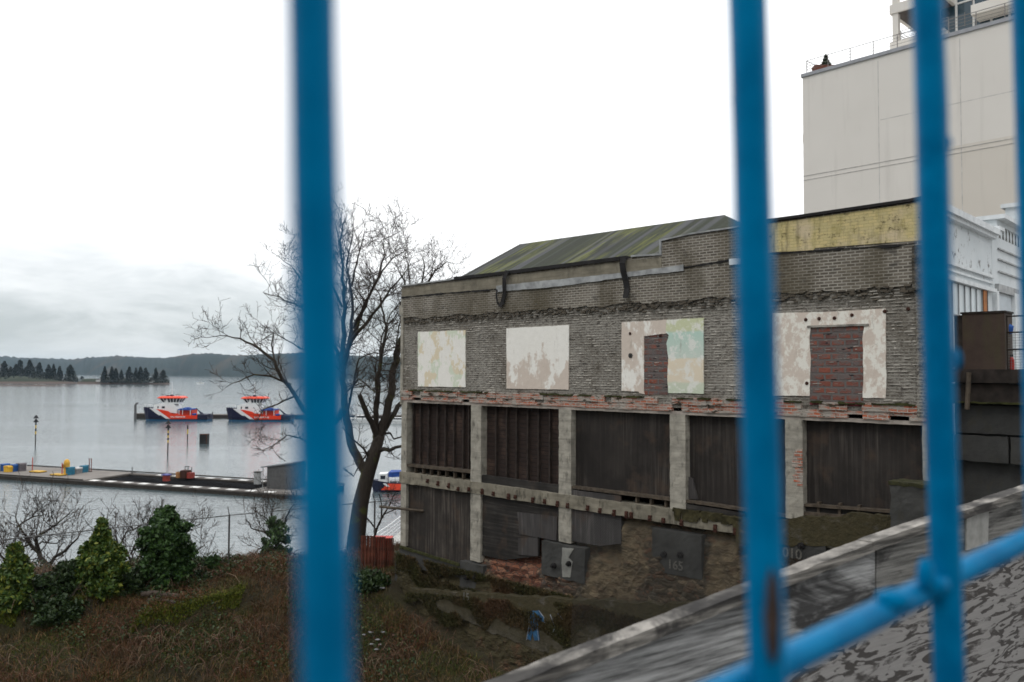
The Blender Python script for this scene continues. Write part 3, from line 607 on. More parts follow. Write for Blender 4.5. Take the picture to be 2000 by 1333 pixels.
# lower concrete apron wall with the blue graffiti
ap = [(798, 1150), (1010, 1165), (1260, 1180), (1480, 1180), (1480, 1330), (1210, 1330), (1090, 1284), (985, 1246), (870, 1196), (798, 1165)]
mb = MB(); quadbox(mb, ap, -.50, .1, .06, .10); k_ = m_apron(); apron = mb.build('apron_wall', k_, bld)
bl = plain('graffiti_blue', (.025, .085, .17), .8, 0, .5, 9); gw = plain('graffiti_white', (.22, .24, .27), .8, 0, .4, 9)
mb = MB(); quadbox(mb, [(1035, 1194), (1052, 1193), (1061, 1205), (1063, 1216), (1054, 1212), (1050, 1224), (1053, 1250), (1044, 1252), (1040, 1236), (1036, 1252), (1029, 1248), (1034, 1220)], -.52, -.50, .02, .05); mb.build('graffiti', bl, apron)
mb = MB()
for q in ([(1033, 1195), (1034, 1220), (1029, 1250)], [(1053, 1193), (1063, 1206), (1064, 1217)], [(1050, 1224), (1053, 1252)], [(1075, 1200), (1085, 1225), (1078, 1240)], [(1090, 1198), (1100, 1210)]):
    mb.tube([(W(x, y, -.50)[0], -.515, W(x, y, -.50)[1]) for x, y in q], .012, 5)
mb.build('graffiti', gw, apron)
s, z = W(911, 1166, -.50); text_part('chalk_number', '15', plain('chalk', (.30, .30, .28)), apron, (s, -.53, z - .1), .35)
# body of the building: other walls, floors, flat roof, hipped roof
BD = 10.5
mb = MB(); mb.box(0, .3, .42, BD, LOW, 18.2); mb.box(.3, BL - .3, BD - .3, BD, LOW, 18.2); mb.build('rear_wall', M['rough'], bld)
mb = MB(); mb.box(.31, BL - .31, .4, BD - .31, 17.4, 17.6); mb.box(.31, BL - .31, .42, BD - .31, zq + .3, zq + .45); mb.box(.31, BL - .31, .42, BD - .31, bb, bb + .15); mb.build('floor_slab', M['dkbrown'], bld)
e0, e1 = W(884, 549, .6), W(1500, 447, .6); r0, r1 = W(1015, 479.5, 5), W(1415, 417.5, 5); ze = 17.55
def e_at(pt, rid):   # eave corner below the visible hip line: extend ridge->visible point down to ze
    t = (rid[1] - ze) / max(.01, rid[1] - pt[1]); return (rid[0] + (pt[0] - rid[0]) * t)
rz = (r0[1] + r1[1]) / 2
A0, ze = W(858, 563.5, .6); A1 = r1[0] + 3.2
V = [(A0, .6, ze), (A1, .6, ze), (A1, 9.4, ze), (A0, 9.4, ze), (r0[0], 5, rz), (r1[0], 5, rz)]
MB().add(V, [(0, 1, 5, 4), (1, 2, 5), (2, 3, 4, 5), (3, 0, 4), (0, 3, 2, 1)]).build('roof', M['roof'], bld)
# street front (local x = BL), white, receding to the right
y1f = FC(1936, 460)[0]; zc0 = (FC(1857, 409)[1] + FC(1936, 462)[1]) / 2; print('building', BL, 'front', y1f, zc0, 'roof', V[0], V[4], 'ledge', zq, 'beam', bt, bb, TOPB, ze)
def chip():
    k = NT('flaking_white_front'); n = k.noise(3.2, 7, .75); x, y, z = k.sep(); band = k.math('MULTIPLY', k.mr(z, 17.2, 17.9), k.mr(z, 19.0, 18.4))
    c = k.mix(k.noise(1.5, 5), (.50, .55, .57), (.68, .71, .72)); c = k.mix(k.math('MULTIPLY', k.step(n, .57, .62), k.math('ADD', k.math('MULTIPLY', band, .8), .15)), c, (.10, .09, .08)); k.bump(n, .4, .02); return k.done(c, .8)
M['front'] = chip()
MB().box(BL - .3, BL, .39, y1f, LOW, zc0 - .1).build('front_wall', M['front'], bld)
MB().box(BL - .3, BL + .006, .012, .385, zl, top[-1][1] - .02).build('front_wall', M['front'], bld)
mb = MB(); mb.box(BL - .4, BL + .22, .0, y1f + .02, zc0 - .1, zc0 + .06); mb.box(BL, BL + .14, .02, y1f, zc0 - .2, zc0 - .1); mb.build('cornice', M['white'], bld)
def fbox(mb, px0, px1, x0, x1):        # box on the front plane between two photo corners
    a = FC(*px0); b = FC(*px1); mb.box(BL + x0, BL + x1, min(a[0], b[0]), max(a[0], b[0]), min(a[1], b[1]), max(a[1], b[1])); return mb
def fz(mb, x, y, h, x0, x1, ya=.02, yb=None):
    z = FC(x, y)[1]; mb.box(BL + x0, BL + x1, ya, yb or y1f - .05, z - h, z)
mb = MB(); fz(mb, 1900, 528, .07, 0, .08); fz(mb, 1900, 541, .05, 0, .06); fz(mb, 1900, 555, .10, 0, .13); mb.build('moulding', M['white'], bld)
ZW1 = FC(1895, 560)[1]; ZW0 = 15.2; YW0 = FC(1857, 600)[0]; YW1 = FC(1926, 600)[0]
gl = plain('obscured_pane', (.50, .56, .58), .3, 0, .1, 2)
win = MB(); win.box(BL - .02, BL + .02, YW0, YW1, ZW0, ZW1)
win = win.build('window', gl, bld)
mb = MB(); nW = 6; wd = (YW1 - YW0) / nW
for i in range(nW + 1): mb.box(BL + .02, BL + .05, YW0 + wd * i - .008, YW0 + wd * i + .008, ZW0, ZW1)
for z in (ZW0, (ZW0 + ZW1) / 2 + .2, ZW1 - .03): mb.box(BL + .021, BL + .045, YW0, YW1, z, z + .03)
mb.build('frame', plain('grey_frame', (.30, .31, .32), .6), win)
mb = MB(); mb.box(BL + .05, BL + .07, YW1 - wd * .95, YW1 - wd * .35, ZW0, ZW1 - .02); mb.build('orange_board', plain('orange_ply', (.34, .13, .04), .8, 0, .3, 5), win)
mb = MB(); mb.box(BL + .021, BL + .05, YW1 - wd * .33, YW1 - .02, ZW0, ZW1 - .02); mb.build('dark_gap', M['black'], win)

# neighbour with a stepped white parapet
nb = thing('shop_building', 'white neighbouring building with stepped parapet and cut out frieze', 'building', BM @ Vector((BL, y1f + .02, 13.9)), BROT)
nbo = MB(); nbi = nb.matrix_basis.inverted() @ BM
def NBb(name, boxes, m, parent=nb):
    mb = MB()
    for b in boxes: mb.box(*b, m=nbi)
    return mb.build(name, m, parent)
q = FC(1936, 452); q1 = FC(1946, 430); q2 = FC(1993, 452); q3 = FC(2000, 425)
Y0 = y1f + .03; Ya, Yb = FC(1948, 500)[0], FC(1994, 500)[0]; zA = FC(1941, 452)[1]; zB = FC(1968, 440)[1]; zC = FC(2000, 424)[1] + .25
NBb('wall', [(BL - .4, BL, Y0, Ya, 9, zA), (BL - .4, BL, Ya, Yb, 9, zB), (BL - .4, BL, Yb, Yb + 6, 9, zC)], M['front'])
NBb('coping', [(BL - .5, BL + .2, Y0, Ya - .01, zA, zA + .1), (BL - .5, BL + .22, Ya - .1, Yb - .01, zB + .002, zB + .12), (BL - .5, BL + .22, Yb - .1, Yb + 6, zC, zC + .12)], M['white'])
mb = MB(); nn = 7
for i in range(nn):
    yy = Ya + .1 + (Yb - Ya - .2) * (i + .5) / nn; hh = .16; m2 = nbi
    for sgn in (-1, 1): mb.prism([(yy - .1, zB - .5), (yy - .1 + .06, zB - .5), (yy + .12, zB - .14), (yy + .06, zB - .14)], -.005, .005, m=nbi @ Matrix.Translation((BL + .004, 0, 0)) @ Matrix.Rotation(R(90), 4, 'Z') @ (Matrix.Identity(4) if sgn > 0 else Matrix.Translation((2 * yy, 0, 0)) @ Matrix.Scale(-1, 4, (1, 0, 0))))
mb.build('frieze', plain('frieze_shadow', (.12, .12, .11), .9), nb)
bx = []
for px in ((1965, 492), (1965, 512), (1965, 535)): z = FC(*px)[1]; bx.append((BL, BL + .05, Ya, Yb + 3, z - .04, z))
z = FC(1965, 575)[1]; bx += [(BL, BL + .1, FC(1944, 600)[0], FC(1984, 600)[0], z - .02, z + .2)]
NBb('moulding', bx, M['zinc'])
dr = NBb('door', [(BL, BL + .03, FC(1946, 600)[0], FC(1973, 600)[0], 14.0, FC(1960, 580)[1])], plain('pale_grey_door', (.42, .47, .50), .5, 0, .1))
NBb('door_frame', [(BL, BL + .12, FC(1974, 600)[0], FC(1983, 600)[0], 14.0, FC(1978, 575)[1]), (BL, BL + .1, FC(1940, 600)[0], FC(1944, 600)[0], 14.0, FC(1942, 570)[1])], M['white'])
# ---------------------------------------------------------------- high-rise block
HF = at(1567.5, 152, 68); dHR = Vector((-1500 / FPX, 1, 0)).normalized(); hx = -dHR          # local x towards the camera side
HR = thing('apartment_tower', 'tall cream concrete apartment block with terrace rail rising behind the roofs', 'building', (HF.x, HF.y, 9), math.atan2(hx.y, hx.x))
HM = HR.matrix_basis; HI = HM.inverted(); hy = Vector((-hx.y, hx.x, 0))
def H(x, y, off=0.0):
    p = HI @ onplane(x, y, Vector((HF.x, HF.y, 0)) + hy * off, hy); return p.x, p.z
HT = HF.z - 9; HLn = H(2120, 300)[0]
def m_tower():
    k = NT('cream_stucco'); x, y, z = k.sep(); c = k.mix(k.noise(.35, 6, .6), (.68, .65, .60), (.77, .74, .69)); c = k.mix(k.math('MULTIPLY', k.noise(30, 3), .25), c, (.34, .31, .27))
    low = k.math('MULTIPLY', k.mr(z, HJ, HJ - .05), k.mr(x, HJX - .2, HJX)); c = k.mix(k.math('MULTIPLY', low, .35), c, (.50, .44, .35)); c = k.mix(k.math('MULTIPLY', k.step(k.noise(1, 5, v=k.map((1.2, 1, .08))), .55, .75), .18), c, (.2, .18, .15))
    k.bump(k.noise(25, 4), .3, .02); return k.done(c, .9)
HJ = H(1800, 297)[1]; HJX = H(1815, 297)[0]; M['tower'] = m_tower()
MB().box(0, HLn, 0, 22, 0, HT).build('wall', M['tower'], HR)
MB().box(-.15, 0, .2, .8, H(1568, 278)[1], H(1568, 262)[1]).build('downpipe_box', M['tower'], HR)
mb = MB(); gj = plain('joint_line', (.48, .465, .44), .9)
for x in (1717, 1878): s = H(x, 300)[0]; mb.box(s - .025, s + .025, -.006, 0, 1, HT - .3)
mb.build('expansion_joint', gj, HR)
mb = MB()
for (x0, y0, x1) in ((1570, 345, 2100), (1719, 235, 2100)):
    s0, z = H(x0, y0)
    if x0 == 1719: mb.box(s0, HLn, -.006, 0, z - .025, z + .025)
    else: mb.box(s0, HLn, -.03, 0, z, z + .04); mb.box(s0, HLn, -.03, 0, z - .35, z - .32)
mb.build('ledge_line', gj, HR)
MB().box(-.1, HLn, -.12, .35, HT, HT + .28).build('parapet_cap', plain('grey_cap', (.30, .31, .33), .6, .1, .1), HR)
rl = plain('rail_metal', (.20, .19, .18), .5, .4, .1); n = 0; s = .35; mb = MB()
for i in range(30):
    if s > HLn: break
    mb.tube([(s, .05, HT + .28), (s, .05, HT + 1.35)], .035, 5); s += 1.85
for z in (1.35, 1.1, .85, .6): mb.tube([(.3, .05, HT + z), (HLn, .05, HT + z)], .03 if z > 1.2 else .016, 5)
for z in (1.35, 1.1, .85, .6): mb.tube([(.35, .05, HT + z), (.35, 6, HT + z)], .03 if z > 1.2 else .016, 5)
mb.build('railing', rl, HR)
# set-back storeys with balconies
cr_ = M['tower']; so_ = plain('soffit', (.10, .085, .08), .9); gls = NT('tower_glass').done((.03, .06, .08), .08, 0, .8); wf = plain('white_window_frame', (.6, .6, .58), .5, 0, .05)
OFF = 3.0
def hb(mb, x0, x1, ya, yb, off=OFF, top=None):       # vertical span from photo rows
    a = H(x0, ya, off); b = H(x1, yb, off); return a[0], b[0], min(a[1], b[1]), max(a[1], b[1])
sA, zs1 = H(1737, 22, OFF); sB = H(1842, 20, OFF)[0]; zs0 = H(1740, 10, OFF)[1]; zs1 = H(1740, 28, OFF)[1]
za0, za1 = H(1740, 101, OFF)[1], H(1740, 83, OFF)[1]
mb = MB(); mb.box(sA, sA + .25 + (sB - sA), OFF, OFF + 5, zs1, zs1 + .75); mb.box(sA, sB, OFF, OFF + 5, za0, za1); mb.build('balcony_slab', cr_, HR)
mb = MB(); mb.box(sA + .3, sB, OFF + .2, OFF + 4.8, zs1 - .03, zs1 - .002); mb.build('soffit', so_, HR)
for (z0, z1) in ((za1, zs1), (HT - .5, za0), (zs1 + .75, zs1 + 5)):
    mb = MB(); s = H(1742, 60, OFF)[0]; mb.box(s, s + .45, OFF + .1, OFF + .55, z0, z1); mb.build('column', cr_, HR)
mb = MB(); sC = H(1790, 60, OFF)[0]; mb.box(sC + 1.4, HLn, OFF + 3.6, OFF + 14, HT - .5, zs1 + 6); mb.build('upper_storey', cr_, HR)
mb = MB()
for z in (za1 + 1.1, za1 + .8, za1 + .5): mb.tube([(sA + .4, OFF + 1, z), (sB, OFF + 1, z)], .025, 4); mb.tube([(sA + .4, OFF + 1, z), (sA + .4, OFF + 5, z)], .025, 4)
for i in range(5): mb.tube([(sA + .5 + i * 1.2, OFF + 1, za1), (sA + .5 + i * 1.2, OFF + 1, za1 + 1.1)], .025, 4)
for z in (zs1 + 1.9, zs1 + 1.6, zs1 + 1.3): mb.tube([(sA + .7, OFF + .2, z), (sB, OFF + .2, z)], .025, 4)
mb.build('balcony_rail', rl, HR)
g0 = H(1836, 60, 5.0)[0]; g1 = H(1902, 40, 5.0)[0]; gz0, gz1 = HT + .1, H(1870, -30, 5.0)[1]
mb = MB(); mb.box(g0, HLn, 5.0, 6.5, gz0, gz1); gw_ = mb.build('window', gls, HR)
mb = MB()
for s in np.linspace(g0, g0 + 5 * (g1 - g0) / 2, 6): mb.box(s - .08, s + .08, 4.94, 5.0, gz0, gz1)
for z in (gz0 + .1, gz0 + .9, H(1870, 8, 5.0)[1]): mb.box(g0, HLn, 4.95, 5.0, z - .07, z + .07)
mb.build('frame', wf, gw_)
sD = H(1896, 10, OFF)[0]; zD = H(1896, 30, OFF)[1]; mb = MB(); mb.box(sD, HLn, OFF, 4.9, zD, zD + .75); mb.build('balcony_slab', cr_, HR)
mb = MB(); [mb.tube([(sD + .1, OFF + .1, zD + .75 + z), (HLn, OFF + .1, zD + .75 + z)], .025, 4) for z in (.4, .7, 1.0)]; [mb.tube([(sD + .1 + i * 1.3, OFF + .1, zD + .75), (sD + .1 + i * 1.3, OFF + .1, zD + 1.75)], .03, 4) for i in range(7)]; mb.build('balcony_rail', rl, HR)
pl = HM @ Vector((1.5, 1.3, HT + .1)); pt = thing('planter', 'red planter with a small conifer on the terrace corner of the tower', 'planter', pl)
mb = MB(); mb.prism([(-1.0, 0), (1.0, 0), (1.15, .78), (-1.15, .78)], -.4, .4); mb.build('box', plain('red_planter', (.16, .06, .04), .8), pt)
LEAFD = m_leaf('dark_leaf', (.012, .022, .010), (.035, .055, .018))
def cards(name, pts, size, m, parent=None, flat=0.0, seed=1):
    rg = np.random.RandomState(seed); n = len(pts); P = np.asarray(pts, float)
    a = rg.normal(size=(n, 3)); a /= np.linalg.norm(a, axis=1)[:, None]; b = rg.normal(size=(n, 3)); b -= a * (a * b).sum(1)[:, None]; b /= np.linalg.norm(b, axis=1)[:, None]
    s = size * rg.uniform(.55, 1.3, (n, 1)); v = np.stack([P - a * s, P + b * s * .55, P + a * s, P - b * s * .55], 1).reshape(-1, 3)
    return npmesh(name, v, np.arange(4 * n).reshape(n, 4), m, parent)
rg = np.random.RandomState(5); t = rg.rand(500); ph = rg.rand(500) * 6.28; r = (1 - t) * .5 * np.sqrt(rg.rand(500)); cards('foliage', np.stack([r * np.cos(ph) - .1, r * np.sin(ph), .75 + t * 1.0], 1), .12, LEAFD, pt)

# ---------------------------------------------------------------- street side: slab, dark retaining wall, crate, gate
mb = MB(); mb.box(BL + .45, BL + 40, .95, 70, LOW, 13.9, m=BM); tag(mb.build('sidewalk', plain('pavement_concrete', (.25, .24, .23), .9)), kind='structure')
RWt = thing('retaining_wall', 'dark timber and concrete block retaining wall right of the brick building', 'wall', BM @ Vector((BL + .4, .9, LOW)), BROT); ri = RWt.matrix_basis.inverted() @ BM
dkc = m_concrete('shade_dark_concrete', (.04, .04, .038), .7, False); dkt = plain('shade_dark_timber', (.022, .017, .014), .9, 0, .6, 4)  # retaining wall's shade beneath the sidewalk is put into these dark colours
zR = lambda y: W(1930, y, .5)[1]
X0 = BL + .35; XE = BL + 9
mb = MB(); rr = random.Random(4); rows = [(790, 850, .55, 0.0), (850, 905, .48, .9)]
mb.rbox(X0, XE, .75, .95, LOW, zR(727), .5, .03, m=ri); mb.build('wall', dkc, RWt)
for (ya, yb, y0, dx) in rows:
    x = X0 + .05 - dx * .0; k = 0; widths = [2.15, 1.6, 2.3, 2.0] if dx == 0 else [1.1, 2.2, 2.0, 2.2]
    for wd_ in widths:
        mb = MB(); mb.rbox(x, x + wd_ - .05, y0, .75, zR(yb) + .02, zR(ya) - .03, .2, .02, m=ri); mb.build('block', dkc, RWt); x += wd_
for (ya, yb, y0) in ((722, 748, .3), (750, 788, .42)):
    mb = MB(); mb.rbox(X0, XE, y0, .9, zR(yb), zR(ya), .25, .015, m=ri); mb.build('timber_beam', dkt, RWt)
mb = MB(); mb.rbox(X0, X0 + 3.2, .32, .9, zR(789), zR(785.5), .1, .03, 5, m=ri); mb.build('moss_growth', M['moss'], RWt)
mb = MB(); a = W(1892, 728, .2); b = W(1888, 800, .2); mb.tube([BM and (ri @ Vector((a[0], .22, a[1]))), ri @ Vector((b[0], .22, b[1]))], .05, 6); mb.build('post', M['timber'], RWt)
def PB(x0, y0, x1, y1, ya, yb, m=None):
    a = W(x0, y0, ya); b = W(x1, y1, ya); return (min(a[0], b[0]), max(a[0], b[0]), ya, yb, min(a[1], b[1]), max(a[1], b[1]))
a = W(1920, 724, .45); ob = thing('plywood_crate', 'dark brown plywood box standing on the retaining wall beside the shop front', 'crate', BM @ Vector((a[0], .7, a[1])), BROT); oi = ob.matrix_basis.inverted() @ BM
bx = PB(1879, 614, 1964, 724, .45, 1.1); mb = MB(); mb.rbox(*bx, .3, .006, m=oi)
def m_pb():
    k = NT('stained_plywood'); c = k.mix(k.noise(2.5, 6, .7), (.022, .014, .011), (.075, .05, .038)); c = k.mix(k.math('MULTIPLY', k.step(k.noise(1.5, 5, v=k.map((3, 3, .6))), .5, .7), .6), c, (.05, .045, .02)); k.bump(k.noise(20, 4), .3, .01); return k.done(c, .85)
mb.build('panel', m_pb(), ob); mb = MB(); mb.box(bx[0] - .18, bx[0] - .01, .5, 1.1, bx[4], bx[5] - .02, m=oi); mb.build('side', dkt, ob); mb = MB(); mb.box(bx[0] - .03, bx[1] + .03, .42, 1.12, bx[5], bx[5] + .04, m=oi); mb.build('cap', dkt, ob)
a = W(1985, 724, .6); gt = thing('mesh_gate', 'grey wire mesh gate between the plywood box and the frame edge', 'gate', BM @ Vector((a[0], .7, a[1])), BROT); gi = gt.matrix_basis.inverted() @ BM
x0, _ = W(1967, 700, .6); x1 = x0 + 2.6; z0 = a[1]; z1 = W(1975, 618, .6)[1]; wm = plain('galvanised_wire', (.16, .165, .17), .5, .5, .1)
mb = MB()
for z in (z0 + .45, z1, z1 - .35): mb.tube([gi @ Vector((x0, .6, z)), gi @ Vector((x1, .6, z))], .018, 5)
for x in (x0, x0 + 1.3, x1): mb.tube([gi @ Vector((x, .6, z0 - .3)), gi @ Vector((x, .6, z1 + .02))], .022, 5)
mb.build('frame', dkt, gt); mb = MB()
for i in range(32): x = x0 + (x1 - x0) * i / 32; mb.tube([gi @ Vector((x, .6, z0)), gi @ Vector((x, .6, z1 - .35))], .004, 3)
for i in range(14): z = z0 + (z1 - .35 - z0) * i / 14; mb.tube([gi @ Vector((x0, .6, z)), gi @ Vector((x1, .6, z))], .004, 3)
mb.build('wire_mesh', wm, gt)
a = W(1976, 712, .9); o = thing('fire_extinguisher', 'small red cylinder hanging behind the wire mesh gate', 'extinguisher', BM @ Vector((a[0], .9, a[1] - .05)), BROT)
mb = MB(); mb.tube([(0, 0, -.15), (0, 0, .0), (0, 0, .15), (0, 0, .19), (0, 0, .22)], [.05, .055, .055, .035, .015], 10); mb.build('cylinder', plain('red_paint', (.40, .02, .015), .4), o); mb = MB(); mb.box(-.03, .03, -.01, .01, .22, .26); mb.build('valve', M['black'], o)
a = W(1968, 643, .9); mb = MB(); mb.blob(BM @ Vector((a[0], .9, a[1])), .12, 3, 8, .3, (1, 1, 1.1)); tag(mb.build('blue_bag', plain('blue_cloth', (.02, .08, .28), .8)), 'dark blue bundle hooked at the left end of the mesh gate', 'bag')
a = W(1793, 1018, -.9); st = MB(); c = BM @ Vector((a[0], -.9, a[1] - 1.2)); mb = MB(); mb.rbox(-.46, .46, -.3, .3, 0, 1.95, .12, .03)
o = thing('concrete_block', 'mossy topped grey concrete block standing in front of the widest bay', 'block', c, BROT); mb.build('block', M['pad'], o); mb = MB(); mb.rbox(-.48, .48, -.32, .32, 1.96, 2.03, .1, .03, 6); mb.build('moss_cap', plain('dark_moss', (.03, .03, .012), .95, 0, .5, 6), o)

# ---------------------------------------------------------------- ground and water
SH = [Vector(p) for p in ((-90, 40), (-19, 47.3), (-13.5, 49), (-10, 53), (-9, 60), (-7, 80), (0, 140), (30, 220), (60, 400))]
def shore(x, y):
    best = 1e9; sg = 1; p = Vector((x, y))
    for a, b in zip(SH, SH[1:]):
        d = b - a; t = max(0, min(1, (p - a).dot(d) / d.length_squared)); q = a + d * t; dd = (p - q).length
        if dd < best: best = dd; sg = 1 if (d.x * (p.y - a.y) - d.y * (p.x - a.x)) < 0 else -1
    return best * sg
def sm(a, b, t): t = max(0, min(1, (t - a) / (b - a))); return t * t * (3 - 2 * t)
TER = []
def gz(x, y):
    d = shore(x, y)
    if d < 0: return 2.4 - 6 * sm(0, 2.5, -d)
    z = 2.4 + 4.6 * sm(3.5, 15.5, d)
    lot = 4.9 + 2.15 * sm(23.5, 33.0, y + .10 * x + max(0, -x - 8) * .72) 
    z = min(z, 9) if y > 38 else z
    z = z + (lot - 7.0) * sm(11, 15.5, d)
    z += 1.0 * sm(-3.2, -4.6, x) * sm(34.5, 33, y) * sm(27.5, 31, y) * sm(-11, -7.5, x) * .5
    z += .35 * noise.noise(Vector((x * .22, y * .3, 0))) * sm(8, 13, d) + .16 * noise.noise(Vector((x * .9, y * .9, 4))) * sm(5, 9, d)
    # mossy terraces
    for (xa, ya, xb, yb, h) in TER:
        t = (x - xa) / (xb - xa)
        if -.1 < t < 1.1: ly = ya + (yb - ya) * t; z += h * (sm(ly - .12, ly + .1, y) - .8 * sm(ly - .1, ly + 2.2, y)) * min(1, 6 * min(t + .1, 1.1 - t))
    if x > 12: z += 3 * sm(12, 20, x) * sm(30, 45, y)
    return z
def grid(x0, x1, y0, y1, st, f, drop=0):
    nx, ny = int((x1 - x0) / st), int((y1 - y0) / st)
    v = [(x0 + (x1 - x0) * i / nx, y0 + (y1 - y0) * j / ny, f(x0 + (x1 - x0) * i / nx, y0 + (y1 - y0) * j / ny) - drop) for i in range(nx + 1) for j in range(ny + 1)]
    return np.array(v), np.array([(i * (ny + 1) + j, (i + 1) * (ny + 1) + j, (i + 1) * (ny + 1) + j + 1, i * (ny + 1) + j + 1) for i in range(nx) for j in range(ny)])
def gpt(x, y):                                      # photo pixel -> point on the ground
    r = ray(x, y); D = 18.0
    while D < 60:
        q = CP + r * (D / r.y)
        if q.z <= gz(q.x, q.y): return q
        D += .08
    return q
t0_, t1_, t2_, t3_ = gpt(-40, 1246), gpt(165, 1208), gpt(255, 1248), gpt(470, 1192)
TER += [(t0_.x, t0_.y, t1_.x, t1_.y, .45), (t2_.x, t2_.y, t3_.x, t3_.y, .5)]
GM = m_ground()
v, f = grid(-30, 8, 14, 52, .22, lambda x, y: gz(x, y) + .07 * noise.noise(Vector((x * 3, y * 3, 1)))); tag(npmesh('ground', v, f, GM, smooth=True), kind='structure')
def gfar(x, y): return gz(x, y) - (.0 if not (-30.5 < x < 8.5 and 13.5 < y < 52.5) else 1.6)
v, f = grid(-120, 120, -30, 330, 2.5, gfar); tag(npmesh('ground', v, f, GM, smooth=True), kind='structure')
WS = 7000
MB().add([(-WS, -200, 0), (WS, -200, 0), (WS, 12000, 0), (-WS, 12000, 0)], [(0, 1, 2, 3)]); mb = MB(); mb.add([(-WS, -200, 0), (WS, -200, 0), (WS, 12000, 0), (-WS, 12000, 0)], [(0, 1, 2, 3)]); tag(mb.build('water', m_water()), kind='structure')
# waterfront walkway and its white railing
mb = MB(); pth = []
for a, b in zip(SH[:7], SH[1:7]):
    d = (b - a).normalized(); nrm = Vector((d.y, -d.x)); pth.append((a, b, nrm))
for a, b, nn_ in pth:
    q = [a, b, b + nn_ * 2.6, a + nn_ * 2.6]; mb.add([(p.x, p.y, 2.62) for p in q] + [(p.x, p.y, -1.5) for p in q], [(3, 2, 1, 0), (0, 1, 5, 4), (2, 3, 7, 6), (1, 2, 6, 5), (3, 0, 4, 7)])
tag(mb.build('path', plain('walkway_concrete', (.42, .42, .40), .9)), kind='structure')
wr = thing('waterfront_railing', 'white tubular railing along the waterfront walkway', 'railing', (-13.5, 49, 2.6)); wrm = plain('white_rail', (.72, .74, .75), .5, 0, .05)
pts = [Vector((a.x, a.y, 0)) + Vector((-(b - a).normalized().y * -1, -(b - a).normalized().x, 0)) * .15 for a, b, _ in pth]; mb = MB()
L3 = [Vector((p.x, p.y, 0)) for p in SH[:6]]
for z in (3.75, 3.45, 3.2, 2.95): mb.tube([p + Vector((0, 0, z)) for p in L3], .035 if z > 3.7 else .02, 5)
mb.build('rail', wrm, wr, True); mb = MB()
for a, b in zip(L3, L3[1:]):
    n = int((b - a).length / 1.5)
    for i in range(n): p = a.lerp(b, i / n); mb.tube([p + Vector((0, 0, 2.6)), p + Vector((0, 0, 3.75))], .03, 5)
mb.build('baluster', wrm, wr, True)

# ---------------------------------------------------------------- far shore
HILL = NT('forested_hill'); P = HILL.n('ShaderNodeNewGeometry').outputs['Position']
c = HILL.mix(HILL.noise(.02, 6, .7, v=P), (.012, .022, .022), (.036, .05, .048)); c = HILL.mix(HILL.step(HILL.noise(.006, 4, v=P), .52, .62), c, (.055, .05, .04)); HILLM = HILL.done(c, 1)
prof = [(-400, 700, 728), (-60, 697, 729), (0, 697, 730), (35, 699.5, 730), (70, 700, 731), (140, 702.6, 731), (180, 699, 731.5), (230, 695.6, 732), (270, 698, 732.5), (320, 700, 733), (350, 696, 733), (376, 691.5, 733.5), (410, 691, 734), (460, 695, 734.5), (520, 692, 735.5), (600, 690, 736.5), (670, 693.5, 737.5), (730, 697, 738.5), (781, 698, 739), (900, 701, 740), (1200, 706, 741), (2300, 700, 742)]
v = []; nxp = 900; K = 12
xs = np.linspace(prof[0][0], prof[-1][0], nxp)
for x in xs:
    for a, b in zip(prof, prof[1:]):
        if a[0] <= x <= b[0]: t = (x - a[0]) / (b[0] - a[0]); yt = a[1] + (b[1] - a[1]) * t; yb = a[2] + (b[2] - a[2]) * t; break
    base = onz(x, yb, 0); D = base.y; topz = at(x, yt, D * 1.08).z
    for j in range(K):
        t = j / (K - 1); D2 = D * (1 + .16 * t); q = at(x, yb, D2); hh = topz * (math.sin(min(1, t * 2) * math.pi / 2) if t <= .5 else 1 - (t - .5) * .8)
        if j: hh += (noise.noise(Vector((q.x * .006, q.y * .006, 0))) * .10 * topz * (0 if 3 < j < 8 else 1)) + (abs(noise.noise(Vector((q.x * .05, q.y * .03, j)))) * 7 + noise.noise(Vector((q.x * .16, q.y * .09, j))) * 3.0) * D / 3000
        v.append((q.x, q.y, -1 if j == 0 else max(hh, 3)))
v = np.array(v); f = np.array([(i * K + j, (i + 1) * K + j, (i + 1) * K + j + 1, i * K + j + 1) for i in range(nxp - 1) for j in range(K - 1)])
tag(npmesh('hills', v, f, HILLM, smooth=False), kind='structure')
# low wooded points
IS = NT('islet_shore'); P = IS.n('ShaderNodeNewGeometry').outputs['Position']; z = IS.sep(P)[2]
c = IS.mix(IS.noise(.15, 6, .7, v=P), (.045, .04, .025), (.10, .085, .055)); c = IS.mix(IS.mr(z, 1.6, 3.2), IS.mix(IS.noise(.3, 5, v=P), (.10, .065, .055), (.07, .055, .045)), c); c = IS.mix(IS.mr(z, 1.3, 2.6), c, (.02, .028, .014)); ISM = IS.done(c, 1)
def islet(x0, x1, yb, hz_, wd_, seed, taper=.15):
    n = 70; K = 9; v = []
    for i in range(n):
        t = i / (n - 1); x = x0 + (x1 - x0) * t; c0 = onz(x, yb, 0); env = min(1, (1 - t) / taper) ** .6 if taper > 0 else 1
        if x0 > 0: env *= min(1, t / .1 + .35)
        for j in range(K):
            u = j / (K - 1); prf = math.sin(math.pi * u) ** .45 if 0 < u < 1 else 0
            D = c0.y + wd_ * u * (0.3 + .7 * env); q = at(x, yb, D)
            v.append((q.x, q.y, -.6 + (hz_ + .6) * prf * env * (1 + .35 * noise.noise(Vector((q.x * .05, q.y * .05, seed))))))
    return tag(npmesh('islet', np.array(v), np.array([(i * K + j, (i + 1) * K + j, (i + 1) * K + j + 1, i * K + j + 1) for i in range(n - 1) for j in range(K - 1)]), ISM, smooth=True), kind='structure')
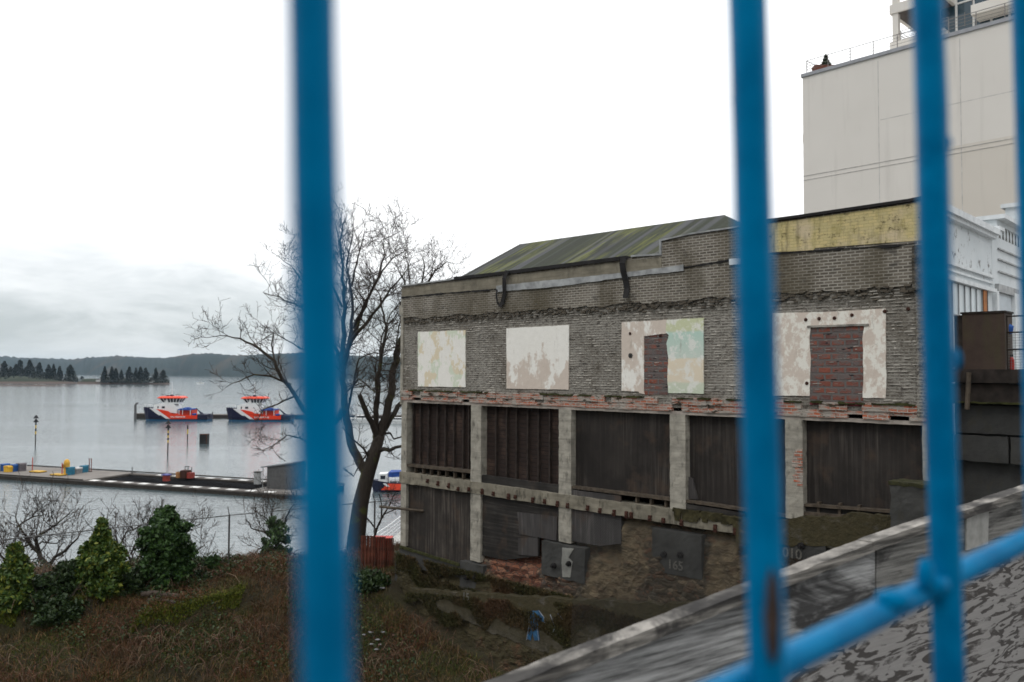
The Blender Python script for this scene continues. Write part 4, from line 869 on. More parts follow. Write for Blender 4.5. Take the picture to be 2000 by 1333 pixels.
islet(-140, 156, 749.5, 6.5, 90, 1, .35); islet(-140, 174, 754.5, .8, 20, 2, .3); islet(150, 334, 750, 5.0, 45, 3, .12)
CONF = m_leaf('conifer_needles', (.004, .009, .006), (.014, .022, .012)); TRK = plain('far_trunk', (.05, .04, .03), .9)
def conifer(x, ytop, ybase, wpx, D, label, group, seed):
    b = at(x, ybase, D); h = at(x, ytop, D).z - b.z; r = wpx * 1.05 * D / FPX / 2; t = thing('conifer_tree', label, 'tree', b, 0, group)
    mb = MB(); mb.tube([(0, 0, -.5), (0, 0, h * .85)], [h * .02, h * .006], 5); mb.build('trunk', TRK, t)
    rg = np.random.RandomState(seed); n = 1900; u = rg.rand(n) ** .85; lay = 1 + .16 * np.sin(u * 31 + seed) + .10 * np.sin(u * 13 + seed * 2) ; ang = rg.rand(n) * 6.28; lob = 1 + .35 * np.sin(ang * 3 + u * 9 + seed)
    rr = r * 1.35 * (1 - u * .95) ** (.75 + .25 * (seed % 4) / 3) * lay * lob * np.sqrt(rg.rand(n)) * (.85 if seed % 3 else 1.1)
    cards('crown', np.stack([rr * np.cos(ang), rr * np.sin(ang), h * (.08 + .92 * u) - rr * .25], 1), h * .048, CONF, t, seed=seed)
ORD = ['first', 'second', 'third', 'fourth', 'fifth', 'sixth', 'seventh', 'eighth', 'ninth', 'tenth', 'eleventh']; EL = '%s dark conifer in the dense clump on the far left wooded point'; ER = '%s dark conifer from the left on the low islet right of the gap'
for i, (x, yt, yb, wd_) in enumerate([(-14, 712, 745, 24), (8, 706, 745, 22), (20, 717, 745, 18), (30, 712, 745, 18), (38, 704, 745, 20), (48, 720, 746, 16), (57, 704, 745, 20), (67, 722, 746, 14), (76, 709, 745, 16), (20, 730, 748, 44), (50, 728, 748, 40)]): conifer(x, yt, yb, wd_, 960 + (i % 3) * 18, EL % ORD[i], 'conifers of the far left clump', i)
for i, (x, yt, yb, wd_, lb) in enumerate([(94, 713, 744, 15, 'conifer just right of the far left clump, left one of a close pair'), (104, 712, 744, 14, 'conifer just right of the far left clump, right one of a close pair'), (116, 716, 744, 12, 'slim conifer between the close pair and the wide pointed conifer'), (137, 713, 745, 19, 'pointed conifer last on the tip of the left wooded point')]): conifer(x, yt, yb, wd_, 950, lb, 'spaced conifers on the left point', 30 + i)
for i, (x, yt, yb, wd_) in enumerate([(204, 716, 745, 13), (218, 717, 745, 12), (226, 720, 745, 12), (237, 723, 745, 10), (252, 717, 744, 13), (265, 719, 744, 11), (274, 717, 744, 14), (284, 719, 744, 13), (304, 719, 743, 12)]): conifer(x, yt, yb, wd_, 915, ER % ORD[i], 'conifers on the right islet', 50 + i)
conifer(318, 723, 744, 19, 910, 'low rounded tree at the right tip of the islet', None, 80); conifer(160, 735, 744, 12, 940, 'small russet shrub tree at the end of the left wooded point', None, 81)
rq = np.random.RandomState(77); PS = []
for (x0, x1, yb, D0_, D1_, hh, n) in ((-60, 152, 747, 925, 985, 8.5, 5200), (196, 330, 747, 893, 925, 5.5, 2600)):
    for i in range(n):
        x = rq.uniform(x0, x1); Dd = rq.uniform(D0_, D1_); q = at(x, yb, Dd); e_ = .55 + .9 * noise.noise(Vector((x * .11, Dd * .03, 4))) + .5 * noise.noise(Vector((x * .4, 1, 4)))
        if e_ > .1: PS.append((q.x, q.y, 1.6 + hh * min(1.1, e_) * rq.rand()))
tag(cards('shore_scrub', PS, 1.0, CONF, seed=4), 'dark low scrub and small trees filling the shores of the two wooded points', 'scrub', kind='stuff')
def m_hs(n, c): return plain(n, c, .8)
for i, (x, y, D, lb) in enumerate([(47, 741, 935, 'small white house low among the trees on the far left point'), (192, 742, 905, 'pale cottage beside the leftmost conifers of the right islet'), (297, 744, 900, 'small white hut on the shore near the islet tip'), (122, 744, 935, 'grey roofed cottage under the pointed conifer of the left point')]):
    b = at(x, y, D); h = thing('cottage', lb, 'house', (b.x, b.y, b.z - 2.2), .3); MB().box(-2.2, 2.2, -1.6, 1.6, 0, 2.2).build('wall', m_hs('cottage_wall', (.5, .5, .48)), h); MB().prism([(-2.5, 2.2), (2.5, 2.2), (0, 3.4)], -1.8, 1.8).build('roof', m_hs('cottage_roof', (.10, .09, .09)), h)

# ---------------------------------------------------------------- boats
def m_hull():
    k = NT('hull_paint'); x, y, z = k.sep(); d = k.math('SUBTRACT', x, k.math('MULTIPLY', k.math('SUBTRACT', 4.0, z), 1.45))       # slanted band coordinate
    navy = (.004, .006, .032); red = (.75, .045, .012); white = (.74, .74, .74)
    w1 = k.math('MULTIPLY', k.math('GREATER_THAN', d, 2.3), k.math('LESS_THAN', d, 4.2)); c = k.mix(k.math('GREATER_THAN', d, 4.2), navy, red); c = k.mix(w1, c, white)
    nick = k.math('MULTIPLY', k.math('LESS_THAN', z, 1.7), k.math('LESS_THAN', d, 3.0)); c = k.mix(nick, c, navy)
    c = k.mix(k.math('GREATER_THAN', x, 17.0), c, (.012, .016, .04)); c = k.mix(k.math('LESS_THAN', z, .42), c, (.012, .10, .22)); c = k.mix(k.math('MULTIPLY', k.noise(1.5, 5), .15), c, (.1, .09, .08))
    return k.done(c, .5, 0, .12)
M['hull'] = m_hull(); SW = plain('ship_white', (.72, .74, .74), .5, 0, .06); SR = plain('ship_red', (.72, .07, .03), .5, 0, .1); SN = plain('ship_navy', (.012, .016, .04), .6, 0, .3); SB = plain('tarp_blue', (.015, .06, .26), .7, 0, .25); SG = NT('ship_glass').done((.015, .02, .03), .15, 0, .6)
def make_boat(label, loc, rz):
    t = thing('response_boat', label, 'boat', loc, rz, 'red and navy response vessels'); st = [(0, .25, 4.0, .1), (.8, 1.3, 3.95, .7), (2.2, 2.3, 3.8, 1.6), (4.5, 2.95, 3.6, 2.5), (6.5, 3.1, 3.35, 2.8), (8.5, 3.15, 2.9, 2.95), (9.5, 3.15, 2.2, 3.0), (13, 3.1, 1.75, 3.0), (17.2, 2.9, 1.6, 2.7), (19.7, 2.5, 1.5, 2.3)]
    mb = MB(); vs = []
    for x, hw, zt_, hb_ in st:
        xb = x + (.9 if x < 1 else 0); vs += [(xb, -hb_, -.5), (x + (.5 if x < 1 else 0), -(hb_ * .35 + hw * .65), zt_ * .35), (x, -hw, zt_), (x, -hw + .12, zt_), (x, -hw + .12, zt_ - .7), (x, hw - .12, zt_ - .7), (x, hw - .12, zt_), (x, hw, zt_), (x + (.5 if x < 1 else 0), hb_ * .35 + hw * .65, zt_ * .35), (xb, hb_, -.5)]
    n = 10; fs = [(i * n + k, i * n + k + 1, (i + 1) * n + k + 1, (i + 1) * n + k) for i in range(len(st) - 1) for k in range(n - 1)] + [tuple(range(n))[::-1], tuple((len(st) - 1) * n + k for k in range(n))]
    mb.add(vs, fs); mb.build('hull', M['hull'], t)
    mb = MB(); mb.tube([(x, -hw - .05, .55) for x, hw, z_, b_ in st[1:]], .09, 5); mb.tube([(x, hw + .05, .55) for x, hw, z_, b_ in st[1:]], .09, 5); mb.build('fender', M['black'], t)
    text_part('hull_lettering', 'SPILL RESPONSE', SW, t, (11.4, -3.2, 1.02), .62)
    mb = MB(); mb.prism([(3.6, 2.9), (3.9, 4.7), (5.0, 5.0), (9.6, 5.0), (10.4, 4.2), (10.8, 2.2)], -2.1, 2.1); ds = mb.build('deckhouse', SW, t)
    for x in (4.9, 6.2): mb = MB(); mb.box(x, x + (.35 if x < 5 else .9), -2.13, -2.1, 3.7, 4.3); mb.build('window', SG, ds)
    mb = MB(); zb_, zt_ = 5.0, 6.65
    def ring(hx, hy, z, cx=8.6): return [(cx - hx, -hy, z), (cx + hx, -hy, z), (cx + hx, hy, z), (cx - hx, hy, z)]
    mb.add(ring(2.3, 1.5, zb_) + ring(2.4, 1.6, 5.5) + ring(3.1, 2.2, zt_), [(0, 1, 5, 4), (1, 2, 6, 5), (2, 3, 7, 6), (3, 0, 4, 7), (4, 5, 9, 8), (5, 6, 10, 9), (6, 7, 11, 10), (7, 4, 8, 11), (8, 9, 10, 11), (3, 2, 1, 0)]); wh = mb.build('wheelhouse', SG, t)
    mb = MB()
    for k in range(7):
        f_ = k / 6 * 2 - 1
        for sg in (-1, 1): mb.tube([(8.6 + f_ * 2.4, sg * 1.62, 5.5), (8.6 + f_ * 3.12, sg * 2.22, zt_)], .11, 4)
    for f_ in (-1, 0, 1):
        for sg in (-1, 1): mb.tube([(8.6 + sg * 2.42, f_ * 1.6, 5.5), (8.6 + sg * 3.12, f_ * 2.2, zt_)], .1, 4)
    mb.box(8.6 - 2.43, 8.6 + 2.43, -1.63, 1.63, 5.0, 5.5); mb.box(7.2, 7.9, -2.0, -1.6, 5.0, 6.6); mb.build('frame', SW, wh)
    mb = MB(); mb.add(ring(3.6, 2.6, zt_ + .02) + ring(3.6, 2.6, zt_ + .25) + ring(2.9, 2.0, zt_ + .65), [(3, 2, 1, 0), (0, 1, 5, 4), (1, 2, 6, 5), (2, 3, 7, 6), (3, 0, 4, 7), (4, 5, 9, 8), (5, 6, 10, 9), (6, 7, 11, 10), (7, 4, 8, 11), (8, 9, 10, 11)]); mb.build('roof', SR, t)
    mb = MB(); mb.tube([(8.3, 0, 7.2), (8.3, 0, 11.6)], [.07, .03], 5); mb.tube([(7.8, 0, 9.2), (8.8, 0, 9.2)], .03, 4); mb.tube([(8, 0, 7.3), (8.3, 0, 8.6), (8.6, 0, 7.3)], .05, 4); mb.build('mast', SW, t)
    mb = MB(); mb.box(7.9, 8.7, -.5, .5, 7.3, 7.75); mb.box(7, 7.2, -.9, .9, 7.3, 7.6)
    for x in (6.2, 7.0, 10.4, 11.2): mb.tube([(x, -1.9, 7.2), (x, -1.9, 7.9)], .04, 4)
    mb.tube([(10.2, -1.9, 7.9), (11.9, -1.9, 7.9)], .05, 4); mb.tube([(5.9, -1.9, 7.9), (7.2, -1.9, 7.9)], .05, 4); mb.build('roof_gear', SN, t)
    mb = MB()
    for x in (11.6, 12.6, 14.9): mb.tube([(x, -2.7, 1.4), (x, -2.7, 3.3)], .09, 4); mb.tube([(x, 2.7, 1.4), (x, 2.7, 3.3)], .09, 4)
    mb.build('canopy_post', SW, t)
    mb = MB(); mb.box(11.3, 15.0, -1.8, 2.7, 1.2, 3.2); mb.build('cabin', plain('aft_cabin_red', (.5, .04, .015), .6), t)
    mb = MB(); mb.rbox(11.2, 15.0, -2.7, 2.7, 3.2, 3.55, .5, .16, 1.2); mb.blob((13.2, -.5, 3.6), .75, 2, 6, .4, (1.6, 1.4, .5)); mb.build('tarpaulin', SB, t)
    mb = MB(); mb.tube([(18.6, -.5, 1.4), (16.9, -.6, 2.7), (15.9, -.6, 3.6)], [.28, .2, .14], 6); mb.tube([(16.9, -.6, 2.7), (17.4, -.6, 1.6)], .12, 5); mb.rbox(16.9, 19.9, -2.3, 2.3, .6, 1.9, .5, .25, 1); mb.build('deck_crane', SN, t)
    mb = MB(); mb.blob((15.9, -2.2, 1.9), .5, 4, 6, .3, (1.5, 1, .8)); mb.build('deck_bundle', SB, t)
    mb = MB()
    for x in np.linspace(.3, 3.4, 6): mb.tube([(x, -.35 - x * .55, 3.8), (x, -.35 - x * .55, 4.8)], .035, 4)
    mb.tube([(.3, -.5, 4.8), (3.4, -2.2, 4.8)], .035, 4); mb.build('bow_rail', SW, t)
    return t
bp = onz(277.5, 822.5, 0); make_boat('red and navy response vessel with blue tarpaulin, fully in view at the pier', (bp.x - .9, bp.y + 3, 0), .02)
bp2 = onz(441, 823.5, 0); bt2 = make_boat('red and navy response vessel moored right of the other, its stern behind the blue bar', (bp2.x - .9, bp2.y + 3, 0), .02)
wb = onz(722, 962, 0); t = thing('workboat', 'small red and navy workboat with blue tarpaulin between the tree trunk and the brick corner', 'boat', (wb.x, wb.y + 1, 0), .05)
mb = MB(); st = [(0, .2, 1.5), (1, 1.0, 1.4), (2.2, 1.4, 1.2), (5.5, 1.4, 1.15)]; vs = []
for x, w_, z_ in st: vs += [(x, -w_, z_), (x + .3, -w_ * .75, -.2), (x + .3, w_ * .75, -.2), (x, w_, z_)]
mb.add(vs, [(i * 4 + k, i * 4 + (k + 1) % 4, (i + 1) * 4 + (k + 1) % 4, (i + 1) * 4 + k) for i in range(3) for k in range(4)] + [(0, 3, 2, 1), (12, 13, 14, 15)]); mb.build('hull', SN, t); MB().prism([(1.4, .35), (2.2, 1.12), (5.5, 1.06), (5.5, .3)], -1.44, -1.41).build('red_band', SR, t)
MB().prism([(2.5, .75), (2.0, 1.15), (1.6, 1.15), (2.1, .75)], -1.46, -1.442).build('white_stripe', SW, t)
cb = MB().prism([(1.0, 1.2), (1.05, 2.25), (2.1, 2.3), (2.2, 1.2)], -.9, .9).build('cabin', SW, t); MB().box(1.25, 1.85, -.93, -.9, 1.6, 2.05).build('window', SG, cb)
MB().rbox(2.3, 5.4, -1.1, 1.1, 1.9, 2.5, .4, .1, 1.5).build('tarpaulin', SB, t); mb = MB()
for z in (1.45, 1.75): mb.tube([(2.3, -1.3, z), (5.4, -1.3, z)], .04, 4)
for x in (2.4, 3.4, 4.4, 5.3): mb.tube([(x, -1.3, 1.1), (x, -1.3, 1.8)], .04, 4)
mb.build('railing', SW, t)
# far white boats right of the blue bar
def motorboat(label, loc, L_, rz, c=(.7, .72, .72)):
    t = thing('motorboat', label, 'boat', loc, rz); mb = MB(); st = [(0, .1, 1.5), (.15, .6, 1.35), (.4, .95, 1.15), (1, .9, 1.0)]; vs = []
    for x, w_, z_ in st: vs += [(x * L_, -w_ * L_ * .15, z_ * L_ * .1), (x * L_ + .2, -w_ * L_ * .11, -.2), (x * L_ + .2, w_ * L_ * .11, -.2), (x * L_, w_ * L_ * .15, z_ * L_ * .1)]
    mb.add(vs, [(i * 4 + k, i * 4 + (k + 1) % 4, (i + 1) * 4 + (k + 1) % 4, (i + 1) * 4 + k) for i in range(3) for k in range(4)] + [(0, 3, 2, 1), (12, 13, 14, 15)]); mb.build('hull', plain('boat_white', c, .4), t)
    mb = MB(); mb.prism([(L_ * .3, L_ * .1), (L_ * .38, L_ * .2), (L_ * .75, L_ * .2), (L_ * .78, L_ * .1)], -L_ * .1, L_ * .1); cb = mb.build('cabin', plain('boat_white', c, .4), t); mb = MB(); mb.box(L_ * .4, L_ * .7, -L_ * .103, -L_ * .1, L_ * .14, L_ * .185); mb.build('window', SG, cb); return t
b = onz(384, 748.5, 0); motorboat('tiny white boat out on the open water left of the tree', (b.x, b.y, 0), 8, .2)
b = onz(668, 826, 0); motorboat('white launch moored just right of the thick blue bar behind twigs', (b.x, b.y, 0), 11, 0); b = onz(745, 828, 0); motorboat('white boat moored beside the far pier left of the brick corner', (b.x, b.y, 0), 9, 0)
# pier behind the vessels
wd1 = plain('wet_dark_timber', (.03, .025, .02), .7, 0, .4, 2); dkg = plain('dock_boards', (.16, .15, .14), .85, 0, .3, 2)
pr = thing('far_pier', 'long low pier behind the response vessels', 'pier', onz(257, 820, 0)); a = onz(257, 820, 0); b = onz(800, 825, 0)
yp = a.y + 10; mb = MB(); mb.box(a.x + 1.2, b.x, yp, yp + 3.5, .9, 1.15); mb.build('deck', dkg, pr, True); mb = MB(); mb.box(a.x + 1.2, b.x, yp + .05, yp + 3.3, -.5, .9); mb.build('float', wd1, pr, True)
for x in np.linspace(a.x + 2, b.x - 2, 14): mb = MB(); mb.tube([(x, yp + .4, -.5), (x, yp + .4, 1.9)], .14, 6); mb.build('pile', wd1, pr, True)
dp = onz(264, 820, 0); d_ = thing('piling', 'bent topped grey mooring pile left of the response vessels', 'pile', (dp.x, dp.y, 0)); mb = MB(); mb.tube([(0, 0, -1), (0, 0, 4.4), (.3, 0, 4.9), (.9, 0, 5.0)], [.42, .36, .3, .22], 8); mb.build('post', plain('grey_pile', (.12, .12, .12), .8), d_)
fl = thing('mooring_float', 'dark low float around the bent mooring pile', 'float', (onz(258, 818, 0).x, onz(258, 818, 0).y, 0)); MB().box(0, 17, 1, 5, 1.35, 1.6).build('deck', dkg, fl); MB().box(.05, 16.9, 1.05, 4.9, -.3, 1.35).build('hull', wd1, fl)
# channel markers
bk = plain('marker_black', (.012, .012, .014), .7); yw = plain('marker_yellow', (.55, .38, .08), .6, 0, .1)
def marker(x, yt, yb, label, cones=True, bands=2):
    b = onz(x, yb, 0); h = at(x, yt, b.y).z; t = thing('channel_marker', label, 'marker', (b.x, b.y, 0), 0, 'thin marker poles in the water'); r = .11
    mb = MB(); mb.tube([(0, 0, -1), (0, 0, h * .42)], r, 6); mb.build('pole', wd1, t); z = h * .42; seg_ = h * .42 / (2 * bands)
    for k in range(2 * bands): mb = MB(); mb.tube([(0, 0, z), (0, 0, z + seg_)], r * 1.25, 6); mb.build('band', yw if k % 2 == 0 else bk, t); z += seg_
    if cones:
        for k in (0, 1): mb = MB(); mb.tube([(0, 0, z + k * .75), (0, 0, z + .7 + k * .75)], [.55, .03], 8); mb.build('cone', bk, t)
marker(69, 816, 872, 'thin yellow and black marker pole with cones, alone at the left'); marker(327.5, 826, 893, 'banded marker pole with cones below the first response vessel', True, 3); marker(366, 823, 866, 'dark marker pole with yellow top right of the banded one', False, 1)
b = onz(399, 867, 0); o = thing('mooring_block', 'square black and rusty mooring buoy in the open water', 'buoy', (b.x, b.y, 0)); MB().rbox(-.75, .75, -.7, .7, -.2, 1.85, .3, .03).build('body', plain('buoy_black', (.02, .02, .02), .8, 0, .5, 1), o); mb = MB(); mb.box(-.78, .78, -.72, .72, 1.85, 2.0); mb.build('lid', M['rust'], o); MB().box(.6, .78, -.76, -.7, 0, 1.85).build('edge_post', M['rust'], o)

# ---------------------------------------------------------------- near floating dock
DF0 = onz(-60, 925.5, .5); DF1 = onz(590, 969, .5); dx_ = (DF1 - DF0); DL = dx_.length; dk = thing('floating_dock', 'long floating dock with white patches and an open basin in its middle', 'dock', (DF0.x, DF0.y, 0), math.atan2(dx_.y, dx_.x))
DM = dk.matrix_basis; DI = DM.inverted()
def DP(x, y, z=.62): p = DI @ onz(x, y, z); return p
yB = DP(300, 925).y; 
xA = DP(185, 935).x; xS = DP(530, 960).x; yb0 = DP(20, 912).y; print('dock', DL, yb0, DP(300, 925), DP(520, 940), DP(300, 946), xA, xS)
WID = 9.0
mb = MB(); mb.box(0, xA, 0, WID, .45, .62); mb.build('deck', plain('dock_grey', (.17, .155, .14), .85, 0, .2, .6), dk); mb = MB(); mb.box(.02, xA, .05, WID - .05, -.4, .45); mb.build('float', wd1, dk)
mb = MB(); mb.box(xA, DL, 0, 1.5, .42, .58); mb.box(xA, DL, WID - 1.3, WID, .42, .58); mb.build('walkway', plain('dock_walk', (.09, .08, .072), .85, 0, .4, .6), dk); mb = MB(); mb.box(xA, DL, .05, 1.4, -.4, .42); mb.box(xA, DL, WID - 1.2, WID - .05, -.4, .42); mb.build('float', wd1, dk)
whp = plain('white_patch', (.62, .62, .60), .8, 0, .2, 1); x = xA + .6; k = 0
for x in np.arange(xA + .6, xS, 2.75):
    mb = MB(); mb.box(x + random.uniform(0, .3), x + 1.35, .25, 1.2, .584, .60); mb.build('white_pad', whp, dk)
    if x > xA + 2: mb = MB(); mb.box(x + 1.2, x + 2.5, WID - 1.1, WID - .3, .584, .60); mb.build('white_pad', whp, dk)
mb = MB(); mb.box(0, DL, WID - .1, WID + .1, .66, .8); mb.build('bull_rail', wd1, dk); mb = MB(); mb.box(0, xA, -.1, .1, .63, .74); mb.build('bull_rail', wd1, dk)
rr = random.Random(8)
mb = MB()
for i in range(9):
    yy = 1.9 + i * .62; mb.tube([(xA + 1 + j * 1.2, yy + .12 * math.sin(j * .6 + i), .12) for j in range(int((xS - xA - 2) / 1.2))], .34, 6)
tag(mb.build('boom', plain('dark_boom', (.006, .006, .007), .95, 0, .25, 3, .05), dk))
MB().tube([(xA + 17 + j, 5.8 + .25 * math.sin(j * .5), .2) for j in range(15)], .13, 6).build('boom', SW, dk)
mb = MB(); mb.box(DP(527, 950).x - .4, DL, 1.5, WID - 1.3, .40, .56); mb.build('deck', dkg, dk)
sh = thing('dock_shed', 'grey lean-to shed at the right end of the floating dock', 'shed', DM @ Vector((DP(527, 950).x, 3.2, .6)), math.atan2(dx_.y, dx_.x)); MB().prism([(0.6, 0), (4.2, 0), (4.2, 3.1), (.6, 2.6)], 0, 3.0).build('wall', plain('shed_grey', (.085, .085, .085), .8, 0, .2), sh); MB().prism([(-.2, 2.45), (4.4, 3.15), (4.4, 3.3), (-.2, 2.6)], -.2, 3.3).build('roof', plain('shed_roof', (.16, .17, .18), .7), sh)
mb = MB(); mb.tube([(0, 0, 0), (0, 0, 2.45)], .06, 5); mb.tube([(0, 3, 0), (0, 3, 2.45)], .06, 5); mb.build('post', M['zinc'], sh)
def dthing(name, label, cat, px, group=None, z=.62): p = DP(px[0], px[1], z); return thing(name, label, cat, DM @ Vector((p.x, min(max(p.y, .3), WID - .3), z + .005)), math.atan2(dx_.y, dx_.x), group)
def bin_(label, px, c, w_=.65, h=1.15, lid=None):
    w_ *= .66; h *= .72
    t = dthing('storage_bin', label, 'bin', px, 'bins standing on the dock'); MB().prism([(-w_ * .88, 0), (w_ * .88, 0), (w_, h), (-w_, h)], -.5, .5).build('tub', plain('bin_%.2f_%.2f' % (c[0], c[2]), c, .6), t); mb = MB(); mb.prism([(-w_ * 1.05, h), (w_ * 1.05, h), (w_ * .8, h + .18), (-w_ * .8, h + .18)], -.55, .55); mb.build('lid', plain('bin_%.2f_%.2f' % (c[0], c[2]), c, .6) if not lid else plain('lid_%.2f' % lid[0], lid, .6), t)
blu = (.015, .08, .26); yel = (.62, .36, .03); teal = (.02, .14, .22)
bin_('blue bin leftmost behind the yellow one on the dock', (9, 920), blu); bin_('bright yellow bin on the left end of the dock', (18, 922), yel, .75, .95); bin_('blue bin with pale panel right of the yellow bin', (28, 921), blu); bin_('dark grey crate at the right of the left bin group', (41, 920), (.12, .11, .12), .7, 1.3); bin_('white topped tub at the extreme left of the dock', (1, 920), (.45, .46, .42), .6, 1.0)
bin_('teal bin beside the tall yellow bin in the middle of the deck', (137, 928), teal, .45, 1.25); bin_('teal bin alone towards the right end of the wide deck', (164, 923), teal, .45, 1.1); bin_('grey machine crate between the two teal bins', (151, 925), (.2, .2, .2), .6, .9, (.45, .45, .45))
t = dthing('tall_bin', 'tall rounded yellow bin in the middle of the wide deck', 'bin', (130, 928)); mb = MB(); mb.tube([(0, 0, 0), (0, 0, 1.7), (0, 0, 2.0), (0, 0, 2.15)], [.38, .4, .3, .1], 12); mb.build('body', plain('tallbin_yellow', (.60, .34, .05), .6), t); MB().box(-.3, .3, -.56, -.5, 1.1, 1.5).build('hatch', plain('tallbin_hatch', (.35, .2, .04), .6), t)
for px, lb in (((74, 923), 'yellow wooden pallet on the left half of the deck'), ((115, 929), 'yellow wooden pallet beside the tall rounded bin')):
    t = dthing('pallet', lb, 'pallet', px); MB().box(-1, 1, -.6, .6, .08, .2).build('deck', plain('pallet_yellow', (.50, .30, .04), .7), t); mb = MB(); [mb.box(x, x + .15, -.58, .58, 0, .08) for x in (-.95, -.07, .8)]; mb.build('runner', wd1, t)
for i, (px, h, c, lb) in enumerate((((63, 920), 1.9, (.4, .05, .03), 'thin red post on the left half of the deck'), ((121, 929), 1.7, (.4, .05, .03), 'thin red post left of the tall yellow bin'), ((174, 922), 1.9, (.15, .04, .03), 'thin dark red post near the right end of the wide deck'), ((178, 922), 1.9, (.15, .04, .03), 'thin dark post nearest the right end of the wide deck'), ((258, 925), .9, (.06, .06, .06), 'short dark bollard on the far arm of the dock'))):
    t = dthing('post', lb, 'post', px, 'posts on the dock'); mb = MB(); mb.tube([(0, 0, 0), (0, 0, h)], .06, 6); mb.build('pole', plain('post_%.2f' % c[0], c, .6), t); MB().box(-.12, .12, -.12, .12, 0, .06).build('base', wd1, t)
t = dthing('engine_unit', 'rusty red engine unit standing on the far arm of the dock', 'machine', (367, 934)); MB().rbox(-.9, .1, -.5, .5, 0, 1.0, .2, .04).build('casing', M['rust'], t); mb = MB(); mb.box(.15, .8, -.4, .4, 0, .75); mb.build('motor', plain('motor_red', (.25, .04, .03), .6), t); mb = MB(); [mb.tube([(x, 0, .8), (x, 0, 1.5)], .05, 5) for x in (-.5, 0, .6)]; mb.tube([(-.5, 0, 1.5), (.2, 0, 1.5)], .05, 5); mb.build('pipe', wd1, t)
t = dthing('fuel_pump', 'small red and blue capped pump on the near arm of the dock', 'pump', (325, 940)); MB().box(-.35, .35, -.3, .3, 0, .75).build('body', plain('motor_red', (.25, .04, .03), .6), t); MB().box(-.5, .5, -.4, .4, .75, .9).build('cap', plain('pump_cap', (.1, .1, .3), .6), t)
t = dthing('cabinet', 'pale upright cabinet near the shed on the dock', 'cabinet', (503, 946)); MB().box(-.35, .35, -.3, .3, 0, 1.5).build('body', plain('cab_grey', (.32, .33, .33), .6), t); MB().box(-.4, .4, -.35, .35, 1.5, 1.6).build('cap', wd1, t)
t = dthing('barrel', 'small ochre barrel on the far arm of the dock', 'barrel', (348, 934)); mb = MB(); mb.tube([(0, 0, 0), (0, 0, .1), (0, 0, .7), (0, 0, .8)], [.28, .32, .32, .28], 10); mb.build('body', plain('barrel_ochre', (.35, .17, .07), .6), t); mb = MB(); mb.tube([(0, 0, .8), (0, 0, .84)], .2, 8); mb.build('lid', wd1, t)
# ---------------------------------------------------------------- trees
BK = m_bark('wet_bark', (.035, .029, .023)); TW = plain('twig', (.045, .034, .028), .9, 0, .3, 2)
def grow(mb, p, d, L_, r, lev, rg, up=.25, maxlev=4, kink=.35, dens=1.0, rmin=.0085):
    """one crooked branch; spawns children along itself"""
    n = max(3, int(L_ / .24)); pts = [Vector(p)]; d = Vector(d).normalized(); rs = [r]
    for i in range(n):
        d = (d + Vector((rg.gauss(0, kink), rg.gauss(0, kink), rg.gauss(0, kink) + up * .3)) * .45).normalized()
        pts.append(pts[-1] + d * (L_ / n)); rs.append(max(rmin, r * (1 - .75 * (i + 1) / n)))
    mb.tube(pts, rs, 5 if r > .05 else 3, False)
    if lev < maxlev:
        k = int(round(n * dens * (1.5 if lev < 2 else 1.1)))
        for j in range(k):
            i = rg.randint(max(1, n // 4), n); t = pts[i]; dd = (pts[i] - pts[i - 1]).normalized()
            side = Vector((rg.gauss(0, 1), rg.gauss(0, 1), rg.gauss(0, .8) + up)).normalized(); nd = (dd * rg.uniform(.4, .9) + side * rg.uniform(.5, .9)).normalized()
            grow(mb, t, nd, L_ * rg.uniform(.35, .62), max(rmin, rs[i] * .6), lev + 1, rg, up, maxlev, kink, dens, rmin)
def limb(mb, tw, pts, r0, r1, rg, L_=1.6, dens=1.0, up=.3, start=.25, rmin=.0072, maxlev=3):
    P = [Vector(q) for q in pts]; Q = []
    for a, b in zip(P, P[1:]):
        n = max(1, int((b - a).length / .3))
        for i in range(n): Q.append(a.lerp(b, i / n) + Vector((rg.gauss(0, .025), rg.gauss(0, .04), rg.gauss(0, .02))))
    Q.append(P[-1]); N = len(Q); rs = [r0 + (r1 - r0) * i / (N - 1) for i in range(N)]
    mb.tube(Q, rs, 7 if r0 > .08 else 5, False)
    for i in [q for q in range(int(N * start), N) for _ in range(2)]:
        if rg.random() < dens * .68:
            dd = (Q[min(i + 1, N - 1)] - Q[i - 1]).normalized(); side = Vector((rg.gauss(0, 1), rg.gauss(0, 1), rg.gauss(0, .7) + up)).normalized()
            grow(tw, Q[i], (dd * .55 + side * .85).normalized(), L_ * rg.uniform(.5, 1.1), max(rmin * 1.5, rs[i] * .5 if rs[i] < .06 else .03), 1, rg, up, maxlev, .38, .85, rmin)
def px3(D, pts, dz=None): return [at(x, y, D + (dz[i] if dz else 0)) for i, (x, y) in enumerate(pts)]
rg = random.Random(11); D0 = 36.0
tb = at(694, 1125, D0); tree = thing('bare_tree', 'large leafless tree rising behind the thick blue bar left of the brick building', 'tree', tb)
tr, tw = MB(), MB()
tr.tube(px3(D0, [(683, 1180), (690, 1120), (696, 1050), (704, 985), (716, 935), (730, 890), (742, 850)]), [.52, .46, .40, .35, .31, .28, .23], 12)
